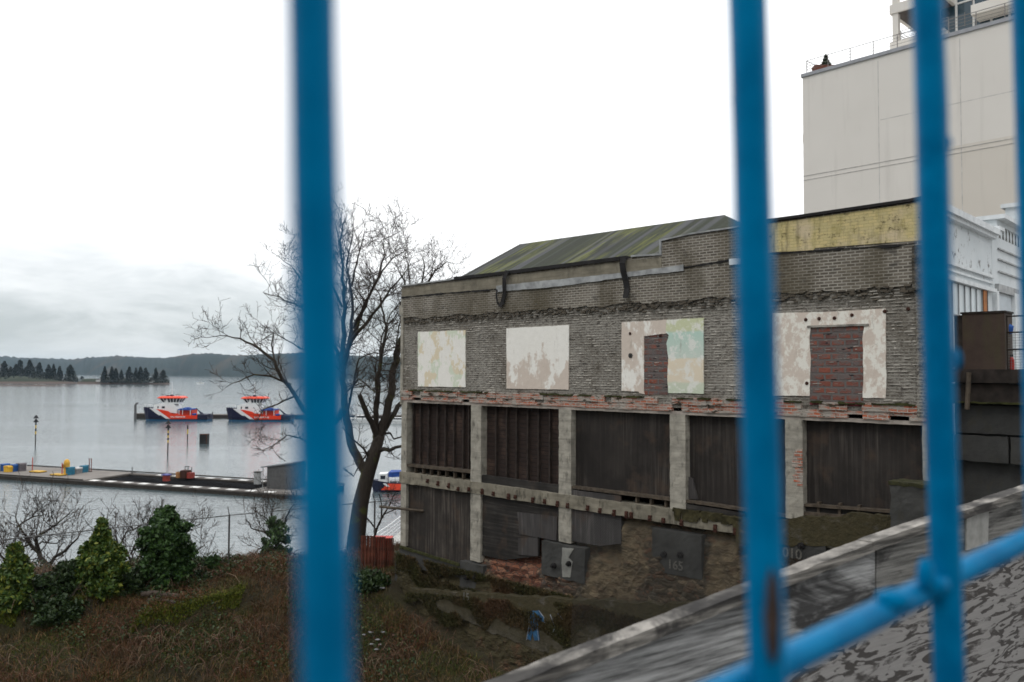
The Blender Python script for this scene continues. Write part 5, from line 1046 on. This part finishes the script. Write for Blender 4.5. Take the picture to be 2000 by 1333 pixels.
LB = [  # visible limbs: (pixels, r0, r1, depth drift, twig length)
 ([(736, 872), (752, 815), (764, 770), (768, 720), (778, 680), (792, 640)], .22, .13, [0, 0, .3, .8, 1.2, 1.6], 1.5), ([(733, 880), (736, 800), (738, 740), (745, 690), (757, 640), (745, 600), (742, 580)], .17, .03, [0, -.2, -.4, -.6, -.8, -1, -1], 1.6),
 ([(738, 862), (726, 825), (714, 800), (702, 772)], .17, .10, [0, -.4, -.8, -1], .9), ([(742, 858), (762, 820), (778, 795), (792, 780)], .17, .1, [0, .5, .9, 1.3], 1.0), ([(738, 880), (760, 878), (785, 872)], .12, .06, [0, -.3, -.5], .8), ([(742, 862), (748, 848), (762, 846), (770, 858), (790, 852)], .08, .03, [0, .3, .5, .5, .7], .7),
 ([(728, 900), (700, 865), (680, 852), (668, 835)], .07, .02, [0, -.6, -.9, -1.1], 1.1), ([(718, 932), (690, 880), (672, 790), (668, 700), (672, 600), (668, 520), (664, 470), (674, 430)], .24, .02, [0, .3, .6, .9, 1, 1, 1.1, 1.2], 1.9), 
 ([(668, 740), (684, 660), (690, 600), (684, 560), (676, 520), (690, 460)], .12, .02, [.8, 1, 1.4, 1.8, 2, 2.2], 1.9), ([(668, 710), (690, 650), (715, 590), (745, 530), (770, 500), (795, 488)], .12, .015, [.8, .6, .2, -.2, -.5, -.7], 1.9),
 ([(690, 640), (712, 600), (735, 550), (752, 500), (745, 470), (785, 450)], .09, .012, [.6, .2, .6, 1, 1.2, 1.4], 1.6), ([(684, 668), (720, 625), (755, 580), (785, 540), (802, 515)], .11, .015, [.8, -.2, -.8, -1.2, -1.5], 1.7), ([(686, 560), (700, 500), (712, 455), (735, 450)], .06, .012, [1.6, 1.2, .8, .6], 1.6),
 ([(738, 800), (742, 700), (745, 660), (765, 610), (782, 590)], .07, .02, [0, .5, .8, 1, 1.2], 1.4), ([(680, 800), (700, 700), (730, 690), (760, 695)], .07, .015, [.3, 0, -.4, -.6], 1.5), ([(668, 780), (700, 740), (735, 770), (760, 760)], .05, .015, [.3, -.5, -.9, -1.1], 1.4),
 ([(672, 800), (640, 840), (600, 810), (575, 770), (552, 740), (535, 705), (505, 680), (470, 662), (430, 655), (404, 660)], .17, .012, [.5, .2, 0, 0, -.2, -.4, -.4, -.2, 0, 0], 1.5), ([(566, 752), (530, 735), (498, 732), (465, 745), (440, 758)], .06, .012, [0, -.3, -.5, -.6, -.6], 1.4), ([(538, 706), (528, 672), (532, 650), (500, 672)], .05, .012, [-.3, 0, .3, .4], 1.2),
 ([(575, 775), (540, 790), (515, 800), (500, 830)], .05, .012, [0, -.4, -.7, -.9], 1.2), ([(640, 850), (600, 860), (560, 850), (530, 872), (512, 880)], .07, .012, [.3, .3, .2, 0, 0], 1.3), ([(665, 700), (630, 640), (590, 600), (545, 580), (515, 572)], .10, .015, [.9, .6, .3, 0, 0], 1.7), ([(630, 640), (600, 560), (570, 520), (543, 500)], .07, .012, [.6, .3, .2, .1], 1.6), ([(668, 600), (640, 540), (610, 480), (585, 450)], .07, .012, [1, .9, .8, .8], 1.7), ([(662, 720), (610, 690), (560, 665), (520, 640)], .06, .012, [.8, .4, .1, 0], 1.5), ([(664, 480), (655, 440), (640, 425)], .03, .012, [1, 1, 1], 1.3),
 ([(770, 715), (780, 640), (788, 600)], .05, .02, [.8, 1, 1.2], 1.0), ([(720, 880), (690, 930), (670, 915)], .05, .02, [0, -1, -1.2], .8)]
for pts, r0, r1, dz, tl in LB: limb(tr, tw, px3(D0, pts, dz), r0 * .9, r1, rg, tl * .84, .9 if r0 > .1 else 1.0)
tr.build('trunk', BK, tree, True, True); tw.build('crown', TW, tree, True)
# tree showing above the far roof corner
t2b = at(812, 1010, 46); t2 = thing('bare_tree', 'leafless tree whose top shows above the far end of the brick parapet', 'tree', t2b); tr, tw = MB(), MB()
for pts, r0 in (([(812, 1010), (808, 700), (800, 560), (797, 520), (806, 495)], .3), ([(808, 640), (822, 560), (830, 520), (822, 495)], .12), ([(822, 575), (850, 530), (872, 512), (888, 515)], .09), ([(815, 580), (840, 545), (850, 505), (842, 498)], .08), ([(800, 580), (785, 540), (770, 510)], .08), ([(815, 590), (860, 550), (893, 540)], .07)): limb(tr, tw, px3(46, pts), r0, .012, rg, 1.35, .95, .35, .35)
tr.build('trunk', BK, t2, True, True); tw.build('crown', TW, t2, True)
# bare spreading trees by the fence
def bare(label, base, D, limbs, tl=1.1, dens=.95, r=.13, extra=None):
    t = thing('bare_tree', label, 'tree', at(*base, D), 0, 'bare spreading trees behind the chain link fence'); tr, tw = MB(), MB()
    for pts, r0 in limbs: limb(tr, tw, px3(D, pts, [random.uniform(-.6, .6) if i else 0 for i in range(len(pts))]), r0, .018, rg, tl, dens, .5, .2, .008, 3)
    tr.build('trunk', BK, t, True, True); tw.build('crown', TW, t, True); return t
bare('bare spreading tree with two cut boughs at the left behind the fence', (92, 1150), 36.5, [([(92, 1150), (92, 1110), (75, 1080), (60, 1062), (48, 1045), (35, 1030), (30, 1010)], .15), ([(92, 1110), (110, 1085), (130, 1075), (152, 1052), (158, 1040)], .09), ([(78, 1085), (70, 1050), (95, 1035), (118, 1017), (140, 998)], .09), ([(60, 1062), (30, 1078), (5, 1070)], .05), ([(35, 1030), (60, 1012), (85, 1005)], .04), ([(60, 1075), (80, 1060), (110, 1062), (125, 1050)], .04)], 1.3)
bare('bare tree low at the left edge of the photo behind the first evergreen', (8, 1150), 36, [([(8, 1150), (15, 1100), (28, 1060), (30, 1045)], .08), ([(15, 1100), (0, 1085), (-20, 1070)], .05), ([(10, 1120), (30, 1090), (40, 1075)], .05)], 1.2)
bare('bare tree between the yellow green and the dark green evergreen', (262, 1160), 36.5, [([(262, 1160), (262, 1110), (250, 1085), (232, 1060), (220, 1030)], .08), ([(255, 1085), (270, 1050), (268, 1030)], .05), ([(262, 1110), (285, 1065), (300, 1035)], .06), ([(235, 1065), (245, 1040), (290, 1022)], .05), ([(248, 1080), (225, 1075), (205, 1050)], .05)], 1.2)
bare('bare twiggy tree right of the tall dark green evergreen', (352, 1160), 36.5, [([(352, 1160), (352, 1110), (362, 1090), (385, 1075), (400, 1065)], .07), ([(355, 1100), (350, 1060), (370, 1030), (390, 1025)], .05), ([(365, 1088), (395, 1092), (405, 1095)], .03), ([(352, 1105), (335, 1070), (330, 1030)], .05)], 1.1)
t5 = bare('bare tree half clad in dark ivy beside the thick blue bar', (548, 1150), 36, [([(548, 1150), (545, 1080), (540, 1040), (520, 1010), (500, 1000)], .10), ([(545, 1060), (515, 1040), (490, 1030), (480, 1015)], .06), ([(542, 1050), (560, 1010), (575, 985)], .07), ([(535, 1075), (505, 1070), (488, 1090)], .05), ([(540, 1035), (530, 1005), (535, 985)], .05)], 1.2)
bare('slender forked bare tree between the big trunk and the brick corner', (728, 1085), 38, [([(722, 1085), (738, 1030), (748, 1010), (762, 985), (775, 960)], .07), ([(745, 1015), (745, 985), (740, 965)], .04), ([(735, 1035), (715, 1010), (706, 985)], .04), ([(750, 1005), (775, 992), (790, 985)], .03)], .8, .6)
# ivy clad evergreens and bushes
IVY = m_leaf('ivy_dark', (.010, .032, .008), (.05, .105, .022)); IVG = m_leaf('ivy_yellow', (.022, .055, .008), (.085, .135, .022), (.17, .19, .025)); BUSH = m_leaf('bramble_leaf', (.010, .025, .007), (.034, .062, .015))
def ivy(label, cx, prof_, yb, D, m, seed, n=15000, name='evergreen_tree', size=.085, group=None, core=True):
    """prof_: (y pixel, half width px); leaves grow in lobed clumps through the volume"""
    b = at(cx, yb, D); t = thing(name, label, 'tree' if 'tree' in name else 'bush', b, 0, group); k = D / FPX; rs = np.random.RandomState(seed); ys = np.array([p[0] for p in prof_]); ws = np.array([p[1] for p in prof_])
    H_ = (yb - ys[0]) * k; C = []
    for i in range(int(n / 62)):
        y = ys[0] + (ys[-1] - ys[0]) * rs.rand() ** .75; w_ = np.interp(y, ys, ws) * k; a = rs.rand() * 6.28; rr_ = w_ * (rs.rand() ** .35) * (1 + .22 * math.sin(a * 3 + seed + y * .09)); C.append((rr_ * math.cos(a), rr_ * math.sin(a), (yb - y) * k, .10 + .16 * rs.rand() * min(1, w_ / .6 + .3)))
    C = np.array(C); idx = rs.randint(0, len(C), n); g = rs.normal(size=(n, 3)); g /= np.linalg.norm(g, axis=1)[:, None]; P = C[idx, :3] + g * (C[idx, 3] * rs.rand(n) ** .4)[:, None] * np.array([1, 1, .8])
    cards('foliage', P, size, m, t, seed=seed); mb = MB(); mb.tube([(0, 0, -.5), (.03, 0, H_ * .5), (0, 0, H_ * .92)], [.12, .07, .02], 6)
    for i in range(7):
        a = rs.rand() * 6.28; z = H_ * rs.uniform(.45, .9); mb.tube([(0, 0, z), (math.cos(a) * .5, math.sin(a) * .5, z + .35), (math.cos(a) * .8, math.sin(a) * .8, z + .8)], [.02, .012, .005], 3)
    mb.build('trunk' if 'tree' in name else 'stems', BK, t); return t
ivy('pointed ivy clad evergreen at the left edge with a yellow green tip', 28, [(1066, 3), (1080, 9), (1095, 13), (1110, 19), (1130, 26), (1160, 32), (1185, 32)], 1185, 27.2, IVG, 1, 15000)
ivy('yellow green conical evergreen with a leaning tip left of the dark one', 195, [(1018, 2), (1030, 5), (1042, 10), (1058, 14), (1075, 26), (1090, 38), (1115, 43), (1140, 44), (1160, 34)], 1165, 29.0, IVG, 2, 24000)
ivy('tall dark green bushy evergreen in front of the fence rail', 322, [(993, 4), (1000, 11), (1010, 14), (1018, 27), (1035, 38), (1060, 41), (1085, 44), (1105, 46), (1130, 40), (1150, 30)], 1150, 30.5, IVY, 3, 30000)
ivy('small round dark bush at the foot of the fence post', 416, [(1091, 7), (1100, 13), (1112, 16), (1124, 14)], 1124, 32.2, IVY, 4, 3000, 'bush'); ivy('dark ivy mass hanging in the bare tree beside the thick blue bar', 538, [(1015, 10), (1035, 20), (1060, 26), (1085, 22), (1105, 10)], 1110, 35.8, IVY, 5, 4500, 'bush', .075)
for i, (cx, pf, yb, D, lb, m) in enumerate([(75, [(1130, 12), (1145, 30), (1165, 36), (1185, 32)], 1190, 27.6, 'dark bramble bush between the first two evergreens', BUSH), (128, [(1102, 10), (1115, 22), (1135, 30), (1160, 30)], 1165, 28.6, 'rounded bramble bush just left of the yellow green evergreen', BUSH), (255, [(1120, 8), (1135, 20), (1160, 28), (1175, 24)], 1180, 29.6, 'dark bush filling the gap between the two large evergreens', BUSH), (380, [(1120, 10), (1132, 30), (1148, 42), (1160, 30)], 1160, 31.0, 'low bramble mound right of the tall dark evergreen', BUSH), (722, [(1118, 8), (1125, 20), (1135, 30), (1145, 24)], 1150, 30.6, 'dense green shrub at the foot of the rusty panels', BUSH), (110, [(1168, 15), (1180, 42), (1198, 48), (1212, 30)], 1215, 27.6, 'spreading bramble bush below the yellow green evergreen', BUSH)]): ivy(lb, cx, pf, yb, D, m, 20 + i, 7000, 'bush', .07, None)
# ---------------------------------------------------------------- chain link fence
FP = [at(-60, 1063, 27.2), at(0, 1055, 27.8), at(448, 1007, 32.8), at(700, 983, 35.8), at(793, 976, 37)]; fpost = plain('fence_post', (.11, .11, .11), .6, .3, .2)
fn = thing('chain_link_fence', 'grey chain link fence with top rail crossing in front of the water', 'fence', (FP[2].x, FP[2].y, FP[2].z - 2.3)); mb = MB(); mb.tube(FP, .021, 6); mb.build('top_rail', fpost, fn, True)
for p in (at(30, 1051.5, 28.2), FP[2], at(732, 980, 36.2)): mb = MB(); mb.tube([(p.x, p.y, gz(p.x, p.y) - .4), (p.x, p.y, p.z + .03)], .038, 7); mb.tube([(p.x, p.y, p.z + .03), (p.x - .1, p.y + .08, p.z + .32)], .02, 5); mb.build('post', fpost, fn, True)
mb = MB()
for k in (.12, .22, .32): mb.tube([p + Vector((-.1 * k * 3, .08, k)) for p in FP], .004, 3)
mb.build('barbed_wire', wm, fn, True); mb = MB()
for a, b in zip(FP, FP[1:]):
    L_ = (b - a).length; n = int(L_ / .14)
    for i in range(n):
        for sg in (-1, 1):
            t0 = i / n; t1 = t0 + sg * 2.2 / L_
            if not (-.0 <= t1 <= 1.0): t1 = max(0, min(1, t1))
            h = 2.2 * abs(t1 - t0) * L_ / 2.2; p = a.lerp(b, t0); q = a.lerp(b, t1); q = q + Vector((0, 0, -h)); mb.tube([p, q], .0022, 3, False)
mb.build('wire_mesh', plain('mesh_wire', (.12, .125, .13), .6, .4, .1), fn, True)
# rusty panels beside the building
for i, (x0, x1, yt, lb) in enumerate(((705, 732, 1047, 'left and widest of the rusty sheet metal panels'), (733, 752, 1049, 'middle rusty sheet metal panel'), (753, 768, 1052, 'right rusty sheet metal panel next to the brick corner'))):
    Dp = 31.9 + i * .12; a = at(x0, yt, Dp); b = at(x1, yt + 1, Dp - .1); z0 = at(x0, 1112, Dp).z - .3; t = thing('rusty_panel', lb, 'panel', (a.x, a.y, z0), 0, 'rusty panels'); mb = MB(); n = 8; w_ = (b.x - a.x)
    for k in range(n): xx = w_ * k / n; mb.prism([(xx, 0), (xx + w_ / n, 0), (xx + w_ / n, a.z - z0), (xx, a.z - z0)], (k % 2) * .05, (k % 2) * .05 + .02)
    mb.build('sheet', plain('rust_dark', (.095, .030, .018), .9, 0, .6, 3), t); mb = MB(); mb.box(0, w_, .075, .11, .3, .42); mb.box(0, w_, .075, .11, 1.0, 1.12); mb.build('batten', M['timber'], t)
b = at(748, 1052, 32.6); t = thing('red_box', 'bright red box showing over the rusty panels', 'box', (b.x, b.y, b.z - .8)); MB().rbox(-.3, .35, -.2, .2, 0, .82, .2, .01).build('body', plain('bright_red', (.5, .04, .03), .5), t); MB().box(-.33, .38, -.23, .23, .822, .86).build('lid', plain('bright_red', (.5, .04, .03), .5), t)
# chicken wire stretched over the rubble
wn_ = thing('wire_netting', 'fine wire netting hanging over the rubble foundation', 'netting', BM @ Vector((BL * .6, -1.0, 5.2)), BROT); mb = MB(); o_ = wn_.matrix_basis.inverted() @ BM
s0, s1 = W(1150, 1100)[0], BL - .2; za, zb_ = 5.4, bb - .02; st_ = .075; H_ = zb_ - za
for i in range(int((s1 - s0 + H_) / st_)):
    for sg in (-1, 1):
        x = s0 + i * st_ - (H_ if sg > 0 else 0); a = (x, zb_); b = (x + sg * H_, za); 
        def cl(p, q, X): t = (X - p[0]) / (q[0] - p[0]); return (X, p[1] + (q[1] - p[1]) * t)
        lo, hi = (a, b) if a[0] < b[0] else (b, a)
        if hi[0] < s0 or lo[0] > s1: continue
        if lo[0] < s0: lo = cl(lo, hi, s0)
        if hi[0] > s1: hi = cl(lo, hi, s1)
        f_ = lambda p: o_ @ Vector((p[0], -.55 - .45 * (zb_ - p[1]) / H_ , p[1])); mb.tube([f_(lo), f_(hi)], .0028, 3, False)
mb.build('mesh', plain('netting_wire', (.05, .05, .048), .8, .2, .1), wn_)

# ---------------------------------------------------------------- grass, brambles, litter
rs = np.random.RandomState(9)
def scatter(n, xr, yr, keep=None):
    x = rs.uniform(*xr, n * 2); y = rs.uniform(*yr, n * 2); out = []
    for a, b in zip(x, y):
        l = BI @ Vector((a, b, 0))
        if l.y > -.9 and l.x > -.3: continue
        if a / b > .16 and b < 27: continue
        if shore(a, b) < 3.2: continue
        if abs((a / b) * FPX) > 1060: continue
        if keep and not keep(a, b): continue
        out.append((a, b, gz(a, b)))
        if len(out) >= n: break
    return np.array(out)
def blades(name, P, h, w_, lean, m, seed, label, cat):
    g = np.random.RandomState(seed); n = len(P); hh = h * g.uniform(.35, 1.4, n); a = g.rand(n) * 6.28; ca, sa = np.cos(a), np.sin(a); l = lean * g.rand(n) * hh; b = g.rand(n) * 6.28; ww = w_ * g.uniform(.6, 1.4, n)
    base = P.copy(); base[:, 2] -= .05; off = np.stack([ca * ww, sa * ww, np.zeros(n)], 1); mid = base + np.stack([np.cos(b) * l * .4, np.sin(b) * l * .4, hh * .6], 1); tip = base + np.stack([np.cos(b) * l * 1.2, np.sin(b) * l * 1.2, hh * (1 - .35 * lean * g.rand(n))], 1)
    v = np.stack([base - off, base + off, mid + off * .8, mid - off * .8, tip + off * .15, tip - off * .15], 1).reshape(-1, 3); i = np.arange(n)[:, None] * 6
    f = np.concatenate([i + np.array([[0, 1, 2, 3]]), i + np.array([[3, 2, 4, 5]])]); return tag(npmesh(name, v, f, m), label, cat, kind='stuff')
G1 = m_blades('dry_grass', [(0, (.06, .05, .016)), (.3, (.03, .036, .010)), (.6, (.105, .07, .026)), (.85, (.16, .075, .035)), (1, (.22, .15, .075))]); G2 = m_blades('green_grass', [(0, (.025, .042, .008)), (.5, (.05, .075, .012)), (1, (.11, .125, .03))]); G3 = m_blades('red_bramble', [(0, (.06, .022, .012)), (.5, (.14, .052, .026)), (1, (.10, .07, .03))])
blades('grass', scatter(120000, (-22, 4), (21, 42)), .24, .010, 1.2, G1, 1, 'brown and green rough grass over the vacant lot', 'grass')
blades('green_grass', scatter(60000, (-20, 4), (21, 36), lambda a, b: noise.noise(Vector((a * .45, b * .5, 2))) > .02), .17, .011, 1.2, G2, 2, 'short green grass patches on the lot', 'grass')
blades('brambles', scatter(42000, (-22, 4), (22, 42), lambda a, b: noise.noise(Vector((a * .35, b * .4, 8))) > -.05 - .03 * (b - 30)), .42, .008, 1.5, G3, 3, 'reddish bramble stems on the slope', 'brambles')
P = scatter(26000, (-22, -3), (25, 42), lambda a, b: noise.noise(Vector((a * .4, b * .45, 5))) > .0 or shore(a, b) < 12)
Q2 = scatter(38000, (-22, -10.5), (27.5, 35), lambda a, b: noise.noise(Vector((a * .8, b * .8, 15))) > -.2 and b > 27.5 + .25 * (a + 22)); Q2[:, 2] += np.array([max(0, .55 * (.5 + noise.noise(Vector((p[0] * .9, p[1] * .9, 3))))) for p in Q2]) * rs.rand(len(Q2)); P[:, 2] += rs.uniform(.02, .38, len(P)); P = np.concatenate([P, Q2]); o = cards('ground_leaves', P, .05, m_leaf('low_leaves', (.012, .030, .007), (.045, .072, .016), (.09, .035, .02)), seed=6); tag(o, 'low dark leafy undergrowth along the slope', 'undergrowth', kind='stuff')
ms = []
for (xa, ya, xb, yb, _h) in TER:
    for i in range(9000): t = rs.rand(); q = rs.normal(0, .30) * (1 - .5 * abs(2 * t - 1)); x = xa + (xb - xa) * t; y = ya + (yb - ya) * t + abs(q) * 1.9 - .05 + .12 * noise.noise(Vector((x * 2, 0, 0))); (noise.noise(Vector((x * 1.3, 5, 0))) > -.25) and ms.append((x, y, gz(x, y) + .05))
blades('moss', np.array(ms), .10, .016, .9, m_moss(), 7, 'bright green moss along the old terrace edges', 'moss')
APX = [(W(x, y)[0], W(x, y)[1]) for x, y in ((798, 1150), (1010, 1165), (1260, 1180), (1480, 1180))]
def APT(s): return at_s(APX, s)
ms = []
for i in range(60000):
    s = rs.rand() * BL; z = 5.8 + 2.4 * rs.rand() ** .6
    if noise.noise(Vector((s * 1.1, 0, z * 1.6))) < .05 + (6.9 - z) * .35: continue
    q = BM @ Vector((s, -.50 - .05 * rs.rand() + (.32 if z > APT(s) else 0) , z)); ms.append((q.x, q.y, q.z))
blades('wall_moss', np.array(ms), .11, .013, 1.6, m_blades('wall_moss_green', [(0, (.022, .026, .008)), (.6, (.045, .042, .016)), (1, (.08, .06, .03))]), 8, 'moss and dead weeds clinging to the lower foundation wall', 'moss')
for k, (p0, p1, r, lb) in enumerate((((278, 1170), (352, 1174), .09, 'upper longer weathered log on the slope'), ((290, 1182), (340, 1187), .08, 'lower shorter weathered log on the slope'))):
    a = gpt(*p0); b = gpt(*p1); a.z += .16; b.z += .18; t = thing('log', lb, 'log', a, 0); mb = MB(); mb.tube([a, a.lerp(b, .3) + Vector((0, 0, .05)), a.lerp(b, .7), b], [r, r * 1.15, r, r * .7], 9); mb.tube([a.lerp(b, .4), a.lerp(b, .5) + Vector((.05, -.2, .22))], [.04, .015], 5); mb.build('trunk', plain('grey_log', (.07, .055, .045), .9, 0, .4, 5), t, True)
lit = plain('litter_white', (.22, .22, .23), .7, 0, .1)
for i, (x, y) in enumerate(((711, 1250), (725, 1268), (738, 1262), (742, 1272), (748, 1246), (735, 1278), (746, 1160), (738, 1155), (724, 1245))):
    q = gpt(x, y); mb = MB(); mb.blob((0, 0, .16), .035 + .02 * random.random(), i, 5, .9, (1.6, 1, .4)); o = mb.build('litter', lit); o.location = (q.x, q.y, gz(q.x, q.y)); tag(o, 'scrap of white litter lying in the grass right of the thick blue bar', 'litter', 'scraps of litter')

P = scatter(900, (-20, 3), (22.5, 36), lambda a, b: noise.noise(Vector((a * .5, b * .5, 21))) > .08); mb = MB(); rq = random.Random(12)
for x, y, z in P:
    for _ in range(rq.randint(2, 4)):
        L_ = rq.uniform(.35, 1.0); an = rq.uniform(0, 6.28); h = rq.uniform(.25, .6); ox, oy = math.cos(an), math.sin(an)
        mb.tube([(x, y, z - .05), (x + ox * L_ * .3, y + oy * L_ * .3, z + h * .8), (x + ox * L_ * .65, y + oy * L_ * .65, z + h), (x + ox * L_, y + oy * L_, z + h * .45)], [.009, .008, .006, .004], 3, False)
k_ = NT('cane'); tag(mb.build('bramble_canes', k_.done(k_.ramp(k_.isl(), [(0, (.05, .028, .018)), (.6, (.13, .07, .045)), (1, (.20, .15, .10))]), .8)), 'bare arching bramble canes among the rough grass', 'brambles', kind='stuff')

# ---------------------------------------------------------------- plywood hoarding along the pavement
HA = R(35); hu = Vector((math.cos(HA), math.sin(HA), 0)); hn = Vector((-hu.y, hu.x, 0)); H0 = at(1300, 1209, 1.8); HB = Vector((H0.x, H0.y, 15))
HT_ = thing('plywood_hoarding', 'weathered grey plywood hoarding with a sloping top rail in the lower right', 'fence', HB, HA); Hi = HT_.matrix_basis.inverted()
def Q(x, y, off=0.0): p = Hi @ onplane(x, y, HB + hn * off, hn); return (p.x, p.z)
GW1 = m_greywood('grey_weathered_board', (.13, .128, .12), .75, 0, .50); GW2 = m_greywood('charred_board', (.22, .222, .22), .88, 3.1, .41, (Q(1440, 1200)[0], Q(1540, 1200)[0])); GWC = m_greywood('cap_wood', (.17, .16, .145), .85, 7, .42); PLY = m_ply()
caps = [(930, 1351), (1100, 1285), (1300, 1207), (1529, 1122), (1700, 1054), (1817, 1011), (1925, 978), (2120, 912)]
for a, b in (((300, 1593.8), (1694, 1056.5)), ((1690, 1056), (2150, 903))):
    A, B = Q(*a), Q(*b); L_ = math.hypot(B[0] - A[0], B[1] - A[1]); m = Matrix.Translation((A[0], 0, A[1])) @ Matrix.Rotation(-math.atan2(B[1] - A[1], B[0] - A[0]), 4, 'Y')
    mb = MB(); mb.rbox(0, L_, -.020, .026, -.026, .0, .03, .0026, 12, m=m); mb.build('top_rail', GWC, HT_)
def sheetq(px, y0, y1, m, name, rough=.0012, label=None):
    P = [Q(*p) for p in px]; mb = MB(); mb.prism(P, y0, y1, rough=rough, seg=.03); o = mb.build(name, m, HT_)
    if label: o['label'] = label
sheetq([(300, 1608), (1300, 1222), (1709, 1065), (1707, 2400), (300, 2400)], .0, .014, GW2, 'panel')
sheetq([(1712, 1064), (1817, 1024), (1930, 990), (2160, 913), (2160, 2400), (1712, 2400)], .0, .014, GW1, 'panel')
sheetq([(1200, 1400), (1545, 1262), (1712, 1190), (1850, 1130), (2160, 995), (2160, 2400), (1200, 2400)], -.02, -.004, PLY, 'plywood_sheet')
sheetq([(1884, 1003), (1928, 988), (1926, 1062), (1884, 1075)], -.006, -.001, plain('pale_block', (.26, .26, .245), .9, 0, .2, 30), 'cover_plate')
for x in (1250, 1708, 1900): A = Q(x, 1300); sx = A[0]; mb = MB(); mb.rbox(sx - .045, sx + .045, .016, .10, -3.0, Q(x, 1230 - (x - 1250) * .39)[1] - .05, .1, .003, m=None); mb.build('post', M['timber'], HT_)
mb = MB(); a = HB; mb.box(-14, 7, -2.6, .5, -12, -3.02, m=HT_.matrix_basis); tag(mb.build('sidewalk', plain('pavement_concrete', (.25, .24, .23), .9)), kind='structure')

# ---------------------------------------------------------------- blue painted railing right in front of the lens
def m_blue():
    k = NT('blue_paint'); c = k.mix(k.ramp(k.noise(22, 5, .65), [(.35, 0.0), (.65, 1.0)]), (.0, .105, .245), (.0, .160, .345)); c = k.mix(k.step(k.noise(45, 5, .7), .66, .72), c, (.004, .08, .28)); k.bump(k.noise(60, 4), .35, .002); k.set(k.b.inputs['Specular Tint'], (.0, .6, 1.0)); return k.done(c, .45, 0, .22)
BLUE = m_blue(); BR = thing('blue_railing', 'blurred bright blue metal railing close in front of everything', 'railing', (0, .3, 13.4))
def bar(x0, x1, D, wpx):
    a = at(x0, 0, D * .955); b = at(x1, 1333, D * 1.03); d = (b - a).normalized(); r = wpx / FPX * D / 2; ext = .0; mb = MB(); pts = []
    for i in range(60): p = a - d * .5 + d * ((b - a).length + 1.1) * i / 59; pts.append(p + Vector((noise.noise(p * 9) * .0006, 0, 0)))
    mb.tube(pts, [r * (1 + .035 * noise.noise(p * 30)) for p in pts], 24); o = mb.build('bar', BLUE, BR, True, True); return a, b, r
b1 = bar(609, 636, .200, 101); b2 = bar(1459, 1499, .355, 73); b3 = bar(1812, 1853, .462, 57); b4 = bar(2004, 2040, .53, 48)
p0, p1 = at(1400, 1360, .352 + .012), at(2080, 1018, .525 + .018); k0 = at(1850, 1130, .462 + .020)
mb = MB(); pts = [p0 + (p0 - k0) * .6, p0, k0, p1]; mb = MB(); Pn = []
for a, b in zip(pts, pts[1:]):
    for i in range(14): Pn.append(a.lerp(b, i / 14))
Pn.append(pts[-1]); mb.tube(Pn, [.0080 - .0016 * i / (len(Pn) - 1) for i in range(len(Pn))], 20); mb.build('rail', BLUE, BR, True, True)
for (x, y, D, r, sc) in ((1745, 1172, .440, .0060, (1.6, 1, .9)), (1808, 1122, .455, .0048, (.9, 1, 1.9)), (1822, 1143, .462, .0066, (1.4, 1, .9)), (1846, 283, .458, .0036, (.9, 1, 1.7)), (1868, 702, .462, .0030, (.8, 1, 2.0)), (1440, 180, .353, .003, (1, 1, 4))): mb = MB(); mb.blob(at(x, y, D), r, x, 12, .25, sc, 60); mb.build('weld', BLUE, BR, True, True)
# bare rusty strip on the second bar
mb = MB(); c = at(1509, 1205, .3475); d = (b2[1] - b2[0]).normalized(); mb = MB(); mb.blob(c, .0030, 3, 14, .3, (1.05, .9, 6.2), 20); mb.build('rust_patch', plain('bare_rust', (.035, .022, .017), .9, 0, .5, 90), BR, True, True)

# ---------------------------------------------------------------- damp sea air
hm = bpy.data.materials.new('haze'); hm.use_nodes = True; ht = hm.node_tree; ht.nodes.clear(); ho = ht.nodes.new('ShaderNodeOutputMaterial'); hv = ht.nodes.new('ShaderNodeVolumePrincipled')
hv.inputs['Color'].default_value = (.55, .75, .95, 1); hv.inputs['Density'].default_value = .00005; hv.inputs['Anisotropy'].default_value = .2; ht.links.new(hv.outputs[0], ho.inputs['Volume'])
if HAZE:
    mb = MB(); mb.box(-WS - 400, WS + 400, -700, 12500, -6, 118); tag(mb.build('haze', hm), kind='stuff')
